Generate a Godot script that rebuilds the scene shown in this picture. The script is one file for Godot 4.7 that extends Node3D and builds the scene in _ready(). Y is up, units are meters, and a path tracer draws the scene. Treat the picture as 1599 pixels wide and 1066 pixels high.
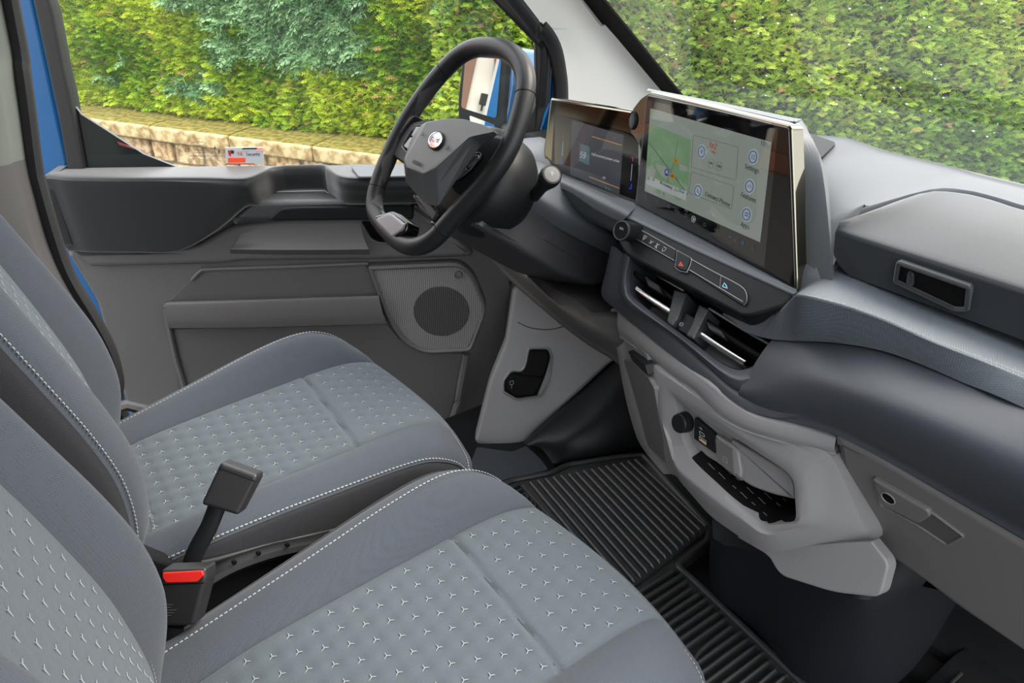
extends Node3D
# Cab of a van seen from the open passenger side. x points to the front of the van, y up, z to the passenger side.

var M := {}

# ---------------------------------------------------------------- mesh building
class B:
	var v := PackedVector3Array()
	var uv := PackedVector2Array()
	var ix := PackedInt32Array()
	func p(a: Vector3, t := Vector2.ZERO) -> int:
		v.append(a)
		uv.append(t)
		return v.size() - 1
	func tri(a: int, b: int, c: int):
		ix.append_array(PackedInt32Array([a, b, c]))
	func quad(a: int, b: int, c: int, d: int):
		ix.append_array(PackedInt32Array([a, b, c, a, c, d]))
	func join(o: B, t := Transform3D()):
		var n := v.size()
		for i in o.v.size():
			v.append(t * o.v[i])
			uv.append(o.uv[i])
		for i in o.ix:
			ix.append(n + i)
	func mesh(crease := 38.0) -> ArrayMesh:
		# normals averaged over the faces that meet at a point within the crease angle
		var lim := cos(deg_to_rad(crease))
		var ids := {}
		var at := PackedInt32Array()
		at.resize(v.size())
		var owners := []
		for i in v.size():
			var k := Vector3i((v[i] * 20000.0).round())
			if not ids.has(k):
				ids[k] = owners.size()
				owners.append(PackedInt32Array())
			at[i] = ids[k]
		var nf := ix.size() / 3
		var fn := PackedVector3Array()
		fn.resize(nf)
		var un := PackedVector3Array()
		un.resize(nf)
		for f in nf:
			var a := v[ix[3 * f]]
			var n := (v[ix[3 * f + 1]] - a).cross(v[ix[3 * f + 2]] - a)
			fn[f] = n
			un[f] = n.normalized()
			for k in 3:
				owners[at[ix[3 * f + k]]].append(f)
		var ov := PackedVector3Array()
		var on := PackedVector3Array()
		var ot := PackedVector2Array()
		for f in nf:
			if fn[f].length_squared() < 1e-18:
				continue
			for k in [0, 2, 1]:
				var i := ix[3 * f + k]
				var s := Vector3.ZERO
				for o in owners[at[i]]:
					if un[o].dot(un[f]) > lim:
						s += fn[o]
				ov.append(v[i])
				on.append(s.normalized())
				ot.append(uv[i])
		var arr := []
		arr.resize(Mesh.ARRAY_MAX)
		arr[Mesh.ARRAY_VERTEX] = ov
		arr[Mesh.ARRAY_NORMAL] = on
		arr[Mesh.ARRAY_TEX_UV] = ot
		var m := ArrayMesh.new()
		m.add_surface_from_arrays(Mesh.PRIMITIVE_TRIANGLES, arr)
		return m

func v3(a: Array) -> Array:
	var r := []
	for i in range(0, a.size(), 3):
		r.append(Vector3(a[i], a[i + 1], a[i + 2]))
	return r

func v2(a: Array) -> PackedVector2Array:
	var r := PackedVector2Array()
	for i in range(0, a.size(), 2):
		r.append(Vector2(a[i], a[i + 1]))
	return r

func ccw(o: PackedVector2Array) -> PackedVector2Array:
	var s := 0.0
	for i in o.size():
		s += o[i].cross(o[(i + 1) % o.size()])
	if s < 0:
		var q := o.duplicate()
		q.reverse()
		return q
	return o

# rounds the corners of an outline; r is one radius or one for each corner
func rp(o: PackedVector2Array, r, seg := 4) -> PackedVector2Array:
	var q := PackedVector2Array()
	var n := o.size()
	for i in n:
		var a := o[(i + n - 1) % n]
		var b := o[i]
		var c := o[(i + 1) % n]
		var rr: float = r[i] if r is Array else r
		var d := minf(rr, minf(a.distance_to(b), b.distance_to(c)) * 0.49)
		if d < 1e-5:
			q.append(b)
			continue
		var s := b + (a - b).normalized() * d
		var e := b + (c - b).normalized() * d
		for k in seg + 1:
			var t := float(k) / seg
			q.append(s.lerp(b, t).lerp(b.lerp(e, t), t))
	return q

func inset(o: PackedVector2Array, d: float) -> PackedVector2Array:
	var q := PackedVector2Array()
	var n := o.size()
	for i in n:
		var e1 := (o[i] - o[(i + n - 1) % n]).normalized()
		var e2 := (o[(i + 1) % n] - o[i]).normalized()
		var n1 := Vector2(-e1.y, e1.x)
		var n2 := Vector2(-e2.y, e2.x)
		var m := n1 + n2
		m = m / maxf(m.length_squared() * 0.5, 0.35)
		q.append(o[i] + m * d)
	return q

# plate with a rounded front edge, in the x-y plane from z0 (back) to z1 (front)
func slab(b: B, outline: PackedVector2Array, z0: float, z1: float, bev := 0.002, seg := 3, tilt := Vector2.ZERO):
	var o := PackedVector2Array()
	for q in ccw(outline):
		if o.is_empty() or (q.distance_to(o[-1]) > 2e-5 and q.distance_to(o[0]) > 2e-5):
			o.append(q)
	var n := o.size()
	var rings := [[o, z0]]
	if bev > 0:
		for k in seg + 1:
			var t := PI / 2 * k / seg
			rings.append([inset(o, bev * (1 - cos(t))), z1 - bev + bev * sin(t)])
	else:
		rings.append([o, z1])
	var first := b.v.size()
	for r in rings:
		for q in r[0]:
			b.p(Vector3(q.x, q.y, r[1] + (tilt.dot(q) if r[1] != z0 else 0.0)), q)
	for k in rings.size() - 1:
		for i in n:
			var j := (i + 1) % n
			b.quad(first + k * n + i, first + k * n + j, first + (k + 1) * n + j, first + (k + 1) * n + i)
	for c in 2:
		var ring: PackedVector2Array = rings[rings.size() - 1][0] if c == 0 else o
		var base: int = first + (rings.size() - 1) * n if c == 0 else first
		var t := Geometry2D.triangulate_polygon(o)
		if t.is_empty():
			push_warning("cap")
			print("no cap ", o.size(), o[0])
		for i in range(0, t.size(), 3):
			var s := (ring[t[i + 1]] - ring[t[i]]).cross(ring[t[i + 2]] - ring[t[i]])
			if (s > 0) == (c == 0):
				b.tri(base + t[i], base + t[i + 1], base + t[i + 2])
			else:
				b.tri(base + t[i], base + t[i + 2], base + t[i + 1])

# ring-shaped plate between an outline and the same outline moved inwards
func frame(b: B, outline: PackedVector2Array, w: float, z0: float, z1: float, bev := 0.001):
	var o := ccw(outline)
	var rings := [[o, z0], [o, z1 - bev], [inset(o, bev), z1], [inset(o, w - bev), z1], [inset(o, w), z1 - bev], [inset(o, w), z0], [o, z0]]
	loops(b, rings)

func loops(b: B, rings: Array):
	var first := b.v.size()
	var n: int = rings[0][0].size()
	for r in rings:
		for q in r[0]:
			b.p(Vector3(q.x, q.y, r[1]), q)
	for k in rings.size() - 1:
		for i in n:
			var j := (i + 1) % n
			b.quad(first + k * n + i, first + k * n + j, first + (k + 1) * n + j, first + (k + 1) * n + i)

# closed rings of 3D points
func rings3(b: B, rings: Array, closed := true):
	var first := b.v.size()
	var n: int = rings[0].size()
	for r in rings:
		for q in r:
			b.p(q)
	for k in rings.size() - 1:
		for i in (n if closed else n - 1):
			var j := (i + 1) % n
			b.quad(first + k * n + i, first + k * n + j, first + (k + 1) * n + j, first + (k + 1) * n + i)

func shift(a: Array, d: Vector3) -> Array:
	var r := []
	for p in a:
		r.append(p + d)
	return r

func mid(a: Array, b: Array, f := 0.5, d := Vector3.ZERO) -> Array:
	var r := []
	for i in a.size():
		r.append(a[i].lerp(b[i], f) + d)
	return r

func crv(a, b, c, d, t: float):
	return 0.5 * (2.0 * b + (c - a) * t + (2.0 * a - 5.0 * b + 4.0 * c - d) * t * t + (3.0 * b - 3.0 * c + d - a) * t * t * t)

# smooth curve through points; it breaks at the indices in sharp
func cr(p: Array, sub: int, closed := false, sharp := []) -> Array:
	var r := []
	var n := p.size()
	for i in (n if closed else n - 1):
		var b = p[i]
		var c = p[(i + 1) % n]
		var a = p[(i + n - 1) % n] if closed else p[maxi(i - 1, 0)]
		var d = p[(i + 2) % n] if closed else p[mini(i + 2, n - 1)]
		if (not closed and i == 0) or i in sharp:
			a = b * 2.0 - c
		if (not closed and i == n - 2) or (i + 1) % n in sharp:
			d = c * 2.0 - b
		for k in sub:
			r.append(crv(a, b, c, d, float(k) / sub))
	if not closed:
		r.append(p[n - 1])
	return r

func arc_resample(p: Array, n: int) -> Array:
	var l := [0.0]
	for i in p.size() - 1:
		l.append(l[i] + p[i].distance_to(p[i + 1]))
	var r := []
	var k := 0
	for i in n:
		var s: float = l[-1] * i / (n - 1)
		while k < p.size() - 2 and l[k + 1] < s:
			k += 1
		r.append(p[k].lerp(p[k + 1], clampf((s - l[k]) / maxf(l[k + 1] - l[k], 1e-9), 0, 1)))
	return r

# surface through rows of points (all rows of one length)
func skin(b: B, rows: Array, su := 3, sv := 3, sharp := [], sharp_along := [], uvs := 1.0):
	var fine := []
	for r in rows:
		fine.append(cr(r, su, false, sharp_along))
	var nc: int = fine[0].size()
	var cols := []
	for c in nc:
		var col := []
		for r in fine:
			col.append(r[c])
		cols.append(cr(col, sv, false, sharp))
	grid(b, cols, uvs)

func grid(b: B, cols: Array, uvs := 1.0):
	var first := b.v.size()
	var nr: int = cols[0].size()
	for c in cols.size():
		for r in nr:
			b.p(cols[c][r], Vector2(float(c) / (cols.size() - 1), float(r) / (nr - 1)) * uvs)
	for c in cols.size() - 1:
		for r in nr - 1:
			var i := first + c * nr + r
			b.quad(i, i + nr, i + nr + 1, i + 1)

# bar of elliptical section along a path; radii may be one number or one for each point
func tube(b: B, path: Array, ra, rb = null, sides := 10, closed := false, up = Vector3.UP, caps := true):
	var n := path.size()
	var first := b.v.size()
	for i in n:
		var d: Vector3
		if closed:
			d = path[(i + 1) % n] - path[(i + n - 1) % n]
		else:
			d = path[mini(i + 1, n - 1)] - path[maxi(i - 1, 0)]
		d = d.normalized()
		var u: Vector3 = up[i] if up is Array else up
		if absf(u.dot(d)) > 0.98:
			u = Vector3(0.3, 0.2, 0.93)
		var s := d.cross(u).normalized()
		u = s.cross(d).normalized()
		var x: float = ra[i] if ra is Array else ra
		var y: float = x if rb == null else (rb[i] if rb is Array else rb)
		for k in sides:
			var a := TAU * k / sides
			b.p(path[i] + s * (cos(a) * x) + u * (sin(a) * y), Vector2(float(i) / n, float(k) / sides))
	for i in (n if closed else n - 1):
		for k in sides:
			var i2 := (i + 1) % n
			var k2 := (k + 1) % sides
			b.quad(first + i * sides + k, first + i * sides + k2, first + i2 * sides + k2, first + i2 * sides + k)
	if caps and not closed:
		for e in 2:
			var c := b.p(path[0] if e == 0 else path[n - 1])
			var base := first if e == 0 else first + (n - 1) * sides
			for k in sides:
				var k2 := (k + 1) % sides
				if e == 0:
					b.tri(c, base + k2, base + k)
				else:
					b.tri(c, base + k, base + k2)

# profile of (radius, height) turned round the z axis
func lathe(b: B, prof: PackedVector2Array, seg := 32, t := Transform3D()):
	var first := b.v.size()
	for q in prof:
		for k in seg:
			var a := TAU * k / seg
			b.p(t * Vector3(q.x * cos(a), q.x * sin(a), q.y), Vector2(float(k) / seg, q.y))
	for i in prof.size() - 1:
		for k in seg:
			var k2 := (k + 1) % seg
			b.quad(first + i * seg + k, first + i * seg + k2, first + (i + 1) * seg + k2, first + (i + 1) * seg + k)

# box with rounded edges
func rbox(b: B, c: Vector3, s: Vector3, r := 0.003, t := Transform3D()):
	var x := s.x / 2
	var y := s.y / 2
	var o := rp(v2([-x, -y, x, -y, x, y, -x, y]), r, 3)
	var q := B.new()
	var h := s.z / 2
	var rings := []
	for k in 4:
		var a := PI / 2 * k / 3
		rings.append([inset(o, r * (1 - sin(a))), -h + r * (1 - cos(a))])
	for k in 4:
		var a := PI / 2 * k / 3
		rings.append([inset(o, r * (1 - cos(a))), h - r + r * sin(a)])
	loops(q, rings)
	var n := o.size()
	for e in 2:
		var base := 0 if e == 0 else (rings.size() - 1) * n
		var m := q.p(Vector3(0, 0, -h if e == 0 else h))
		for k in n:
			if e == 0:
				q.tri(m, base + (k + 1) % n, base + k)
			else:
				q.tri(m, base + k, base + (k + 1) % n)
	b.join(q, t * Transform3D(Basis(), c))

# dashes of thread along a path
func stitch(b: B, path: Array, l := 0.006, gap := 0.004, w := 0.0011, up := Vector3.UP):
	var len := 0.0
	for i in path.size() - 1:
		len += path[i].distance_to(path[i + 1])
	var n := int(len / (l + gap)) * 5
	var q := arc_resample(path, maxi(n, 10))
	for i in range(0, q.size() - 3, 5):
		tube(b, [q[i], q[i + 1] + up * w * 0.5, q[i + 2] + up * w * 0.5, q[i + 3]], w, w * 0.6, 5, false, up)

# ---------------------------------------------------------------- nodes
func put(called: String, m: Mesh, mat: Material, parent: Node = null, t := Transform3D()) -> MeshInstance3D:
	var o := MeshInstance3D.new()
	o.name = called
	o.mesh = m
	o.material_override = mat
	o.transform = t
	(parent if parent else self).add_child(o, true)
	return o

func thing(called: String, label: String, category: String, t := Transform3D(), group := "") -> Node3D:
	var o := Node3D.new()
	o.name = called
	o.transform = t
	add_child(o, true)
	tag(o, label, category, group)
	return o

func tag(o: Node, label: String, category: String, group := ""):
	o.set_meta("label", label)
	o.set_meta("category", category)
	if group:
		o.set_meta("group", group)

func structure(o: Node, label: String, category: String):
	tag(o, label, category)
	o.set_meta("kind", "structure")

# flat lettering, centred on the origin of t, cap height h
func text(called: String, s: String, h: float, mat: Material, parent: Node, t: Transform3D, depth := 0.0004, serif := false):
	var f := SystemFont.new()
	f.font_names = PackedStringArray(["Droid Serif" if serif else "Droid Sans"])
	var m := TextMesh.new()
	m.font = f
	m.text = s
	m.font_size = 32
	m.pixel_size = h / 23.0
	m.depth = depth
	m.curve_step = 2.0
	return put(called, m, mat, parent, t)

func mat(c: Color, rough := 0.6, metal := 0.0, spec := 0.5) -> StandardMaterial3D:
	var m := StandardMaterial3D.new()
	m.albedo_color = c
	m.roughness = rough
	m.metallic = metal
	m.metallic_specular = spec
	return m

func noise_normal(freq: float, strength: float, seed := 1, size := 256, kind := FastNoiseLite.TYPE_SIMPLEX) -> ImageTexture:
	var n := FastNoiseLite.new()
	n.noise_type = kind
	n.frequency = freq
	n.seed = seed
	n.fractal_octaves = 3
	var im := n.get_seamless_image(size, size)
	im.convert(Image.FORMAT_RGBA8)
	im.bump_map_to_normal_map(strength)
	return ImageTexture.create_from_image(im)

func triplanar(m: StandardMaterial3D, normal: Texture2D, scale: float, strength := 1.0):
	m.uv1_triplanar = true
	m.uv1_scale = Vector3.ONE * scale
	if normal:
		m.normal_enabled = true
		m.normal_texture = normal
		m.normal_scale = strength

# height picture -> normal map
func pattern_normal(size: int, f: Callable, strength: float) -> ImageTexture:
	var im := Image.create(size, size, false, Image.FORMAT_RGBA8)
	for y in size:
		for x in size:
			var h: float = f.call(float(x) / size, float(y) / size)
			im.set_pixel(x, y, Color(h, h, h))
	im.bump_map_to_normal_map(strength)
	return ImageTexture.create_from_image(im)

func pattern_color(size: int, f: Callable) -> ImageTexture:
	var im := Image.create(size, size, false, Image.FORMAT_RGBA8)
	for y in size:
		for x in size:
			im.set_pixel(x, y, f.call(float(x) / size, float(y) / size))
	return ImageTexture.create_from_image(im)

func _ready():
	# ---- camera
	var cam := Camera3D.new()
	cam.name = "camera"
	cam.fov = rad_to_deg(2.0 * atan(533.0 / 1203))
	cam.near = 0.05
	cam.far = 200.0
	add_child(cam)
	cam.position = Vector3(0, 1.2, 0.72)
	cam.rotation = Vector3(-0.5061, -0.6283, 0)
	cam.current = true
	# ---- overcast sky and exposure
	var sky_look := ProceduralSkyMaterial.new()
	sky_look.sky_top_color = Color(0.97, 0.985, 1.0)
	sky_look.sky_horizon_color = Color(0.80, 0.81, 0.81)
	sky_look.sky_curve = 0.3
	sky_look.ground_bottom_color = Color(0.35, 0.35, 0.34)
	sky_look.ground_horizon_color = Color(0.6, 0.6, 0.58)
	sky_look.sun_angle_max = 1.0
	var sky := Sky.new()
	sky.sky_material = sky_look
	var env := Environment.new()
	env.background_mode = Environment.BG_SKY
	env.sky = sky
	env.background_energy_multiplier = 1.0
	env.tonemap_mode = Environment.TONE_MAPPER_LINEAR
	env.tonemap_exposure = 5.6
	env.sdfgi_enabled = true
	env.ssao_enabled = true
	env.ssil_enabled = true
	var we := WorldEnvironment.new()
	we.name = "sky"
	we.environment = env
	add_child(we)
	# a thin spot in the cloud, high over the passenger side
	var sun := DirectionalLight3D.new()
	sun.name = "cloud_veiled_sun"
	sun.light_color = Color(1.0, 0.97, 0.92)
	sun.light_energy = 0.6
	sun.light_angular_distance = 40.0
	sun.shadow_enabled = true
	add_child(sun)
	sun.look_at_from_position(Vector3.ZERO, Vector3(-0.55, -0.8, -0.25))
	make_materials()
	# ---- setting, then the things
	outside()
	body()
	driver_door()
	dashboard()
	displays()
	steering()
	seats()
	footwell()

func make_materials():
	var grain := noise_normal(0.09, 3.0, 3)
	M.grain = grain
	var weave := pattern_normal(64, func(x, y):
		var a := sin(TAU * (x * 8.0 + y * 8.0))
		var b := sin(TAU * (x * 8.0 - y * 8.0))
		return clampf(0.5 + 0.3 * a * (1.0 if int(y * 16.0) % 2 == 0 else 0.4) + 0.2 * b, 0, 1), 2.5)
	var ribbed := pattern_normal(64, func(x, y):
		return clampf(0.5 + 0.35 * sin(TAU * y * 8.0) + 0.15 * sin(TAU * (x * 8.0 + 0.5 * float(int(y * 8.0) % 2))), 0, 1), 2.0)
	M.grey = mat(Color8(85, 83, 83), 0.5)
	triplanar(M.grey, grain, 40.0, 0.30)
	M.console = mat(Color8(113, 112, 113), 0.5)
	triplanar(M.console, grain, 40.0, 0.30)
	M.dark = mat(Color8(17, 19, 22), 0.36, 0.0, 0.25)
	soft_touch(M.dark, 0.7)
	triplanar(M.dark, grain, 40.0, 0.33)
	M.front = mat(Color8(49, 52, 59), 0.45)
	triplanar(M.front, grain, 40.0, 0.48)
	M.pad = mat(Color8(23, 28, 34), 0.36, 0.0, 0.3)
	soft_touch(M.pad, 0.5)
	triplanar(M.pad, grain, 40.0, 0.42)
	M.top = mat(Color8(80, 84, 89), 0.45, 0.0, 0.35)
	triplanar(M.top, grain, 40.0, 0.36)
	M.buckle = mat(Color8(33, 33, 35), 0.45)
	M.knee = mat(Color8(62, 62, 61), 0.5)
	triplanar(M.knee, grain, 40.0, 0.30)
	M.black = mat(Color8(22, 23, 25), 0.42, 0.0, 0.3)
	triplanar(M.black, grain, 40.0, 0.24)
	M.deep = mat(Color8(10, 10, 11), 0.6, 0.0, 0.2)
	M.cover_plastic = mat(Color8(66, 68, 70), 0.42)
	triplanar(M.cover_plastic, grain, 40.0, 0.3)
	M.shroud = mat(Color8(46, 46, 49), 0.5)
	triplanar(M.shroud, grain, 40.0, 0.3)
	M.gloss = mat(Color8(10, 10, 11), 0.04)
	M.rim_trim = mat(Color8(112, 112, 114), 0.4, 0.3)
	M.chrome = mat(Color8(205, 205, 205), 0.15, 1.0)
	M.smoke_chrome = mat(Color8(120, 116, 104), 0.07, 1.0)
	M.satin = mat(Color8(110, 111, 112), 0.35, 0.8)
	M.rubber = mat(Color8(38, 38, 39), 0.45)
	triplanar(M.rubber, noise_normal(0.2, 2.0, 9), 30.0, 0.35)
	M.seal = mat(Color8(30, 30, 32), 0.6)
	M.white = mat(Color8(214, 213, 208), 0.65)
	triplanar(M.white, grain, 40.0, 0.18)
	M.pillar = mat(Color8(108, 112, 106), 0.65)
	triplanar(M.pillar, grain, 40.0, 0.18)
	M.blue = mat(Color8(0, 82, 138), 0.3)
	M.blue.clearcoat_enabled = true
	M.blue.clearcoat = 1.0
	M.blue.clearcoat_roughness = 0.05
	M.leather = mat(Color8(25, 26, 28), 0.38, 0.0, 0.35)
	triplanar(M.leather, grain, 40.0, 0.27)
	M.perforated = mat(Color8(24, 24, 25), 0.55)
	triplanar(M.perforated, noise_normal(0.3, 6.0, 5, 128, FastNoiseLite.TYPE_CELLULAR), 40.0, 1.0)
	M.panel_cloth = mat(Color8(68, 75, 82), 0.9, 0.0, 0.3)
	triplanar(M.panel_cloth, ribbed, 45.0, 0.6)
	M.bolster_cloth = mat(Color8(58, 63, 71), 0.92, 0.0, 0.3)
	triplanar(M.bolster_cloth, weave, 45.0, 0.8)
	M.side_cloth = mat(Color8(36, 37, 41), 0.95, 0.0, 0.3)
	triplanar(M.side_cloth, weave, 60.0, 0.8)
	for m in [M.panel_cloth, M.bolster_cloth, M.side_cloth]:
		m.rim_enabled = true
		m.rim = 0.5
	M.thread = mat(Color8(128, 134, 138), 0.8)
	M.dark_thread = mat(Color8(48, 52, 56), 0.8)
	var dots := pattern_normal(32, func(x, y):
		var a := Vector2(fposmod(x * 4.0, 1.0) - 0.5, fposmod(y * 4.0 + 0.5 * float(int(x * 4.0) % 2), 1.0) - 0.5)
		return clampf(1.0 - a.length() * 1.6, 0, 1), 3.0)
	M.knurl = mat(Color8(78, 84, 91), 0.42)
	triplanar(M.knurl, dots, 90.0, 0.45)
	M.knurl_black = mat(Color8(44, 46, 49), 0.42)
	triplanar(M.knurl_black, dots, 100.0, 0.5)
	M.grille = mat(Color8(128, 126, 126), 0.5)
	M.grille.uv1_triplanar = true
	M.grille.uv1_scale = Vector3.ONE * 48.0
	M.grille.albedo_texture = pattern_color(64, func(x, y):
		var a := Vector2(fposmod(x * 4.0, 1.0) - 0.5, fposmod(y * 4.0 + 0.5 * float(int(x * 4.0) % 2), 1.0) - 0.5)
		return Color(0.28, 0.28, 0.28) if a.length() < 0.3 else Color(1, 1, 1))
	M.grille_open = M.grille.duplicate()
	M.grille_open.albedo_color = Color8(88, 87, 87)
	M.grille_open.albedo_texture = pattern_color(64, func(x, y):
		var a := Vector2(fposmod(x * 4.0, 1.0) - 0.5, fposmod(y * 4.0 + 0.5 * float(int(x * 4.0) % 2), 1.0) - 0.5)
		return Color(0.12, 0.12, 0.12) if a.length() < 0.4 else Color(1, 1, 1))
	M.glass = mat(Color(0.9, 1.0, 0.95, 0.02), 0.0)
	M.glass.transparency = BaseMaterial3D.TRANSPARENCY_ALPHA
	M.windscreen = mat(Color(0.92, 0.95, 0.95, 0.13), 0.0)
	M.windscreen.transparency = BaseMaterial3D.TRANSPARENCY_ALPHA
	M.cover = mat(Color(1, 1, 1, 0.0), 0.0)
	M.cover.transparency = BaseMaterial3D.TRANSPARENCY_ALPHA
	M.mirror = mat(Color8(235, 238, 238), 0.01, 1.0)
	M.red = mat(Color8(215, 40, 35), 0.35)
	M.orange = mat(Color8(226, 72, 32), 0.5)
	M.print_white = mat(Color8(170, 175, 178), 0.5)
	M.print_dark = mat(Color8(36, 36, 38), 0.6)
	M.print_red = mat(Color8(165, 38, 30), 0.5)
	M.print_pink = mat(Color8(226, 150, 150), 0.5)
	M.icon = mat(Color8(135, 142, 146), 0.5)

func soft_touch(m: StandardMaterial3D, r: float):
	m.rim_enabled = true
	m.rim = r
	m.rim_tint = 0.0

func glow(c: Color, e: float) -> StandardMaterial3D:
	var m := mat(Color(0, 0, 0), 0.5)
	m.emission_enabled = true
	m.emission = c
	m.emission_energy_multiplier = e * 0.42
	return m

# ---------------------------------------------------------------- outside the van
# the hedge line: from the far end of the wall towards the front of the van
const WALL_A := Vector3(0.1, 0, -5.92)
const WALL_DIR := Vector3(0.511, 0, 0.859)

func sprig(width: float, n: int, droop: float) -> ArrayMesh:
	# a flat frond: a stem with narrow leaves to both sides, 1 unit long towards +y
	var b := B.new()
	var stem := [Vector3(0, 0, 0), Vector3(0, 0.4, 0.05), Vector3(0, 0.75, 0.05 - droop * 0.4), Vector3(0, 1.0, -droop)]
	tube(b, stem, [0.03, 0.025, 0.018, 0.006], null, 3, false, Vector3.RIGHT, false)
	for i in n:
		var t := (i + 0.6) / n
		var c: Vector3 = cr(stem, 4)[int(t * 12.0)]
		for s in [-1.0, 1.0]:
			var l := width * (1.05 - 0.6 * t) * (0.85 + 0.3 * fposmod(i * 0.37 + s * 0.2, 1.0))
			var tip := c + Vector3(s * l, l * 0.75, 0.12 * l - droop * l)
			var w := Vector3(-s * 0.5, 0.9, 0).normalized() * 0.055
			var m := c.lerp(tip, 0.5) + Vector3(0, 0, 0.05 * l)
			var q := [b.p(c), b.p(m - w), b.p(tip), b.p(m + w)]
			b.tri(q[0], q[1], q[3])
			b.tri(q[1], q[2], q[3])
	return b.mesh(80.0)

func leaf_material(c: Color) -> StandardMaterial3D:
	var m := mat(c, 0.55, 0.0, 0.35)
	m.vertex_color_use_as_albedo = true
	m.backlight_enabled = true
	m.backlight = Color(0.35, 0.4, 0.15)
	return m

func foliage(parent: Node3D, sp: ArrayMesh, m: Material, seed: int, count: int, a: Vector3, b: Vector3, y0: float, y1: float, size: Vector2, tint: Callable, bulge: float, keep := 0):
	# sprigs over the face (and the top) of a clipped hedge that runs from a to b
	var rng := RandomNumberGenerator.new()
	rng.seed = seed
	var bump := FastNoiseLite.new()
	bump.seed = 11
	bump.frequency = 1.3
	var along := (b - a)
	var dir := along.normalized()
	var out := Vector3(-dir.z, 0, dir.x)
	if out.z < 0 and absf(out.z) > 0.3:
		out = -out
	if out.x > 0 and absf(out.z) <= 0.3:
		out = -out
	var tf := []
	var cols := []
	var tries := 0
	while tf.size() < count and tries < count * 6:
		tries += 1
		var s := rng.randf()
		var y := lerpf(y0, y1, rng.randf())
		var p := a + along * s
		var h := bump.get_noise_3d(p.x * 1.6, y * 1.6, p.z * 1.6) * bulge + bump.get_noise_3d(p.x * 6.0, y * 6.0, p.z * 6.0) * bulge * 0.4
		p += out * (h - rng.randf() * 0.09)
		p.y = y
		if keep != 0:
			var k := bump.get_noise_3d(p.x * 0.55 + 40.0, y * 1.1, p.z * 0.55) + 0.25 * bump.get_noise_3d(p.x * 2.5, y * 2.5, p.z * 2.5) + 0.8 * (y - 0.52) - 0.22 * (p.x - 1.2)
			if (k > 0.12) != (keep > 0):
				continue
		var lean := out * rng.randf_range(0.45, 1.1) + Vector3.UP * rng.randf_range(-0.15, 0.85) + dir * rng.randf_range(-0.8, 0.8)
		var yy := lean.normalized()
		var zz := (Vector3.UP * 0.8 + out * 0.5 + dir * rng.randf_range(-0.5, 0.5))
		zz = (zz - yy * zz.dot(yy)).normalized()
		var sc := rng.randf_range(size.x, size.y)
		tf.append(Transform3D(Basis(yy.cross(zz), yy, zz).scaled_local(Vector3.ONE * sc), p))
		cols.append(tint.call(p, rng))
	var mm := MultiMesh.new()
	mm.transform_format = MultiMesh.TRANSFORM_3D
	mm.use_colors = true
	mm.mesh = sp
	mm.instance_count = tf.size()
	for i in tf.size():
		mm.set_instance_transform(i, tf[i])
		mm.set_instance_color(i, cols[i])
	var o := MultiMeshInstance3D.new()
	o.name = "foliage"
	o.multimesh = mm
	o.material_override = m
	o.set_meta("kind", "stuff")
	parent.add_child(o, true)

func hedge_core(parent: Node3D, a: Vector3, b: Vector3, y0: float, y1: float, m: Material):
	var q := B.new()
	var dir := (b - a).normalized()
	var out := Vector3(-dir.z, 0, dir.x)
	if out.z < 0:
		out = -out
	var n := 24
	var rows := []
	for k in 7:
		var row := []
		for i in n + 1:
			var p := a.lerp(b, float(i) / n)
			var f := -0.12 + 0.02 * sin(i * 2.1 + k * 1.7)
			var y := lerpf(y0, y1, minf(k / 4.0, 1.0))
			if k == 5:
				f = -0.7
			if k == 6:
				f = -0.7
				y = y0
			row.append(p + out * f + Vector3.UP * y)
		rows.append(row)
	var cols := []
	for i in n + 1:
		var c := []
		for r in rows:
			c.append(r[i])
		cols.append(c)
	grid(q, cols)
	put("branch_mass", q.mesh(50.0), m, parent)

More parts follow.
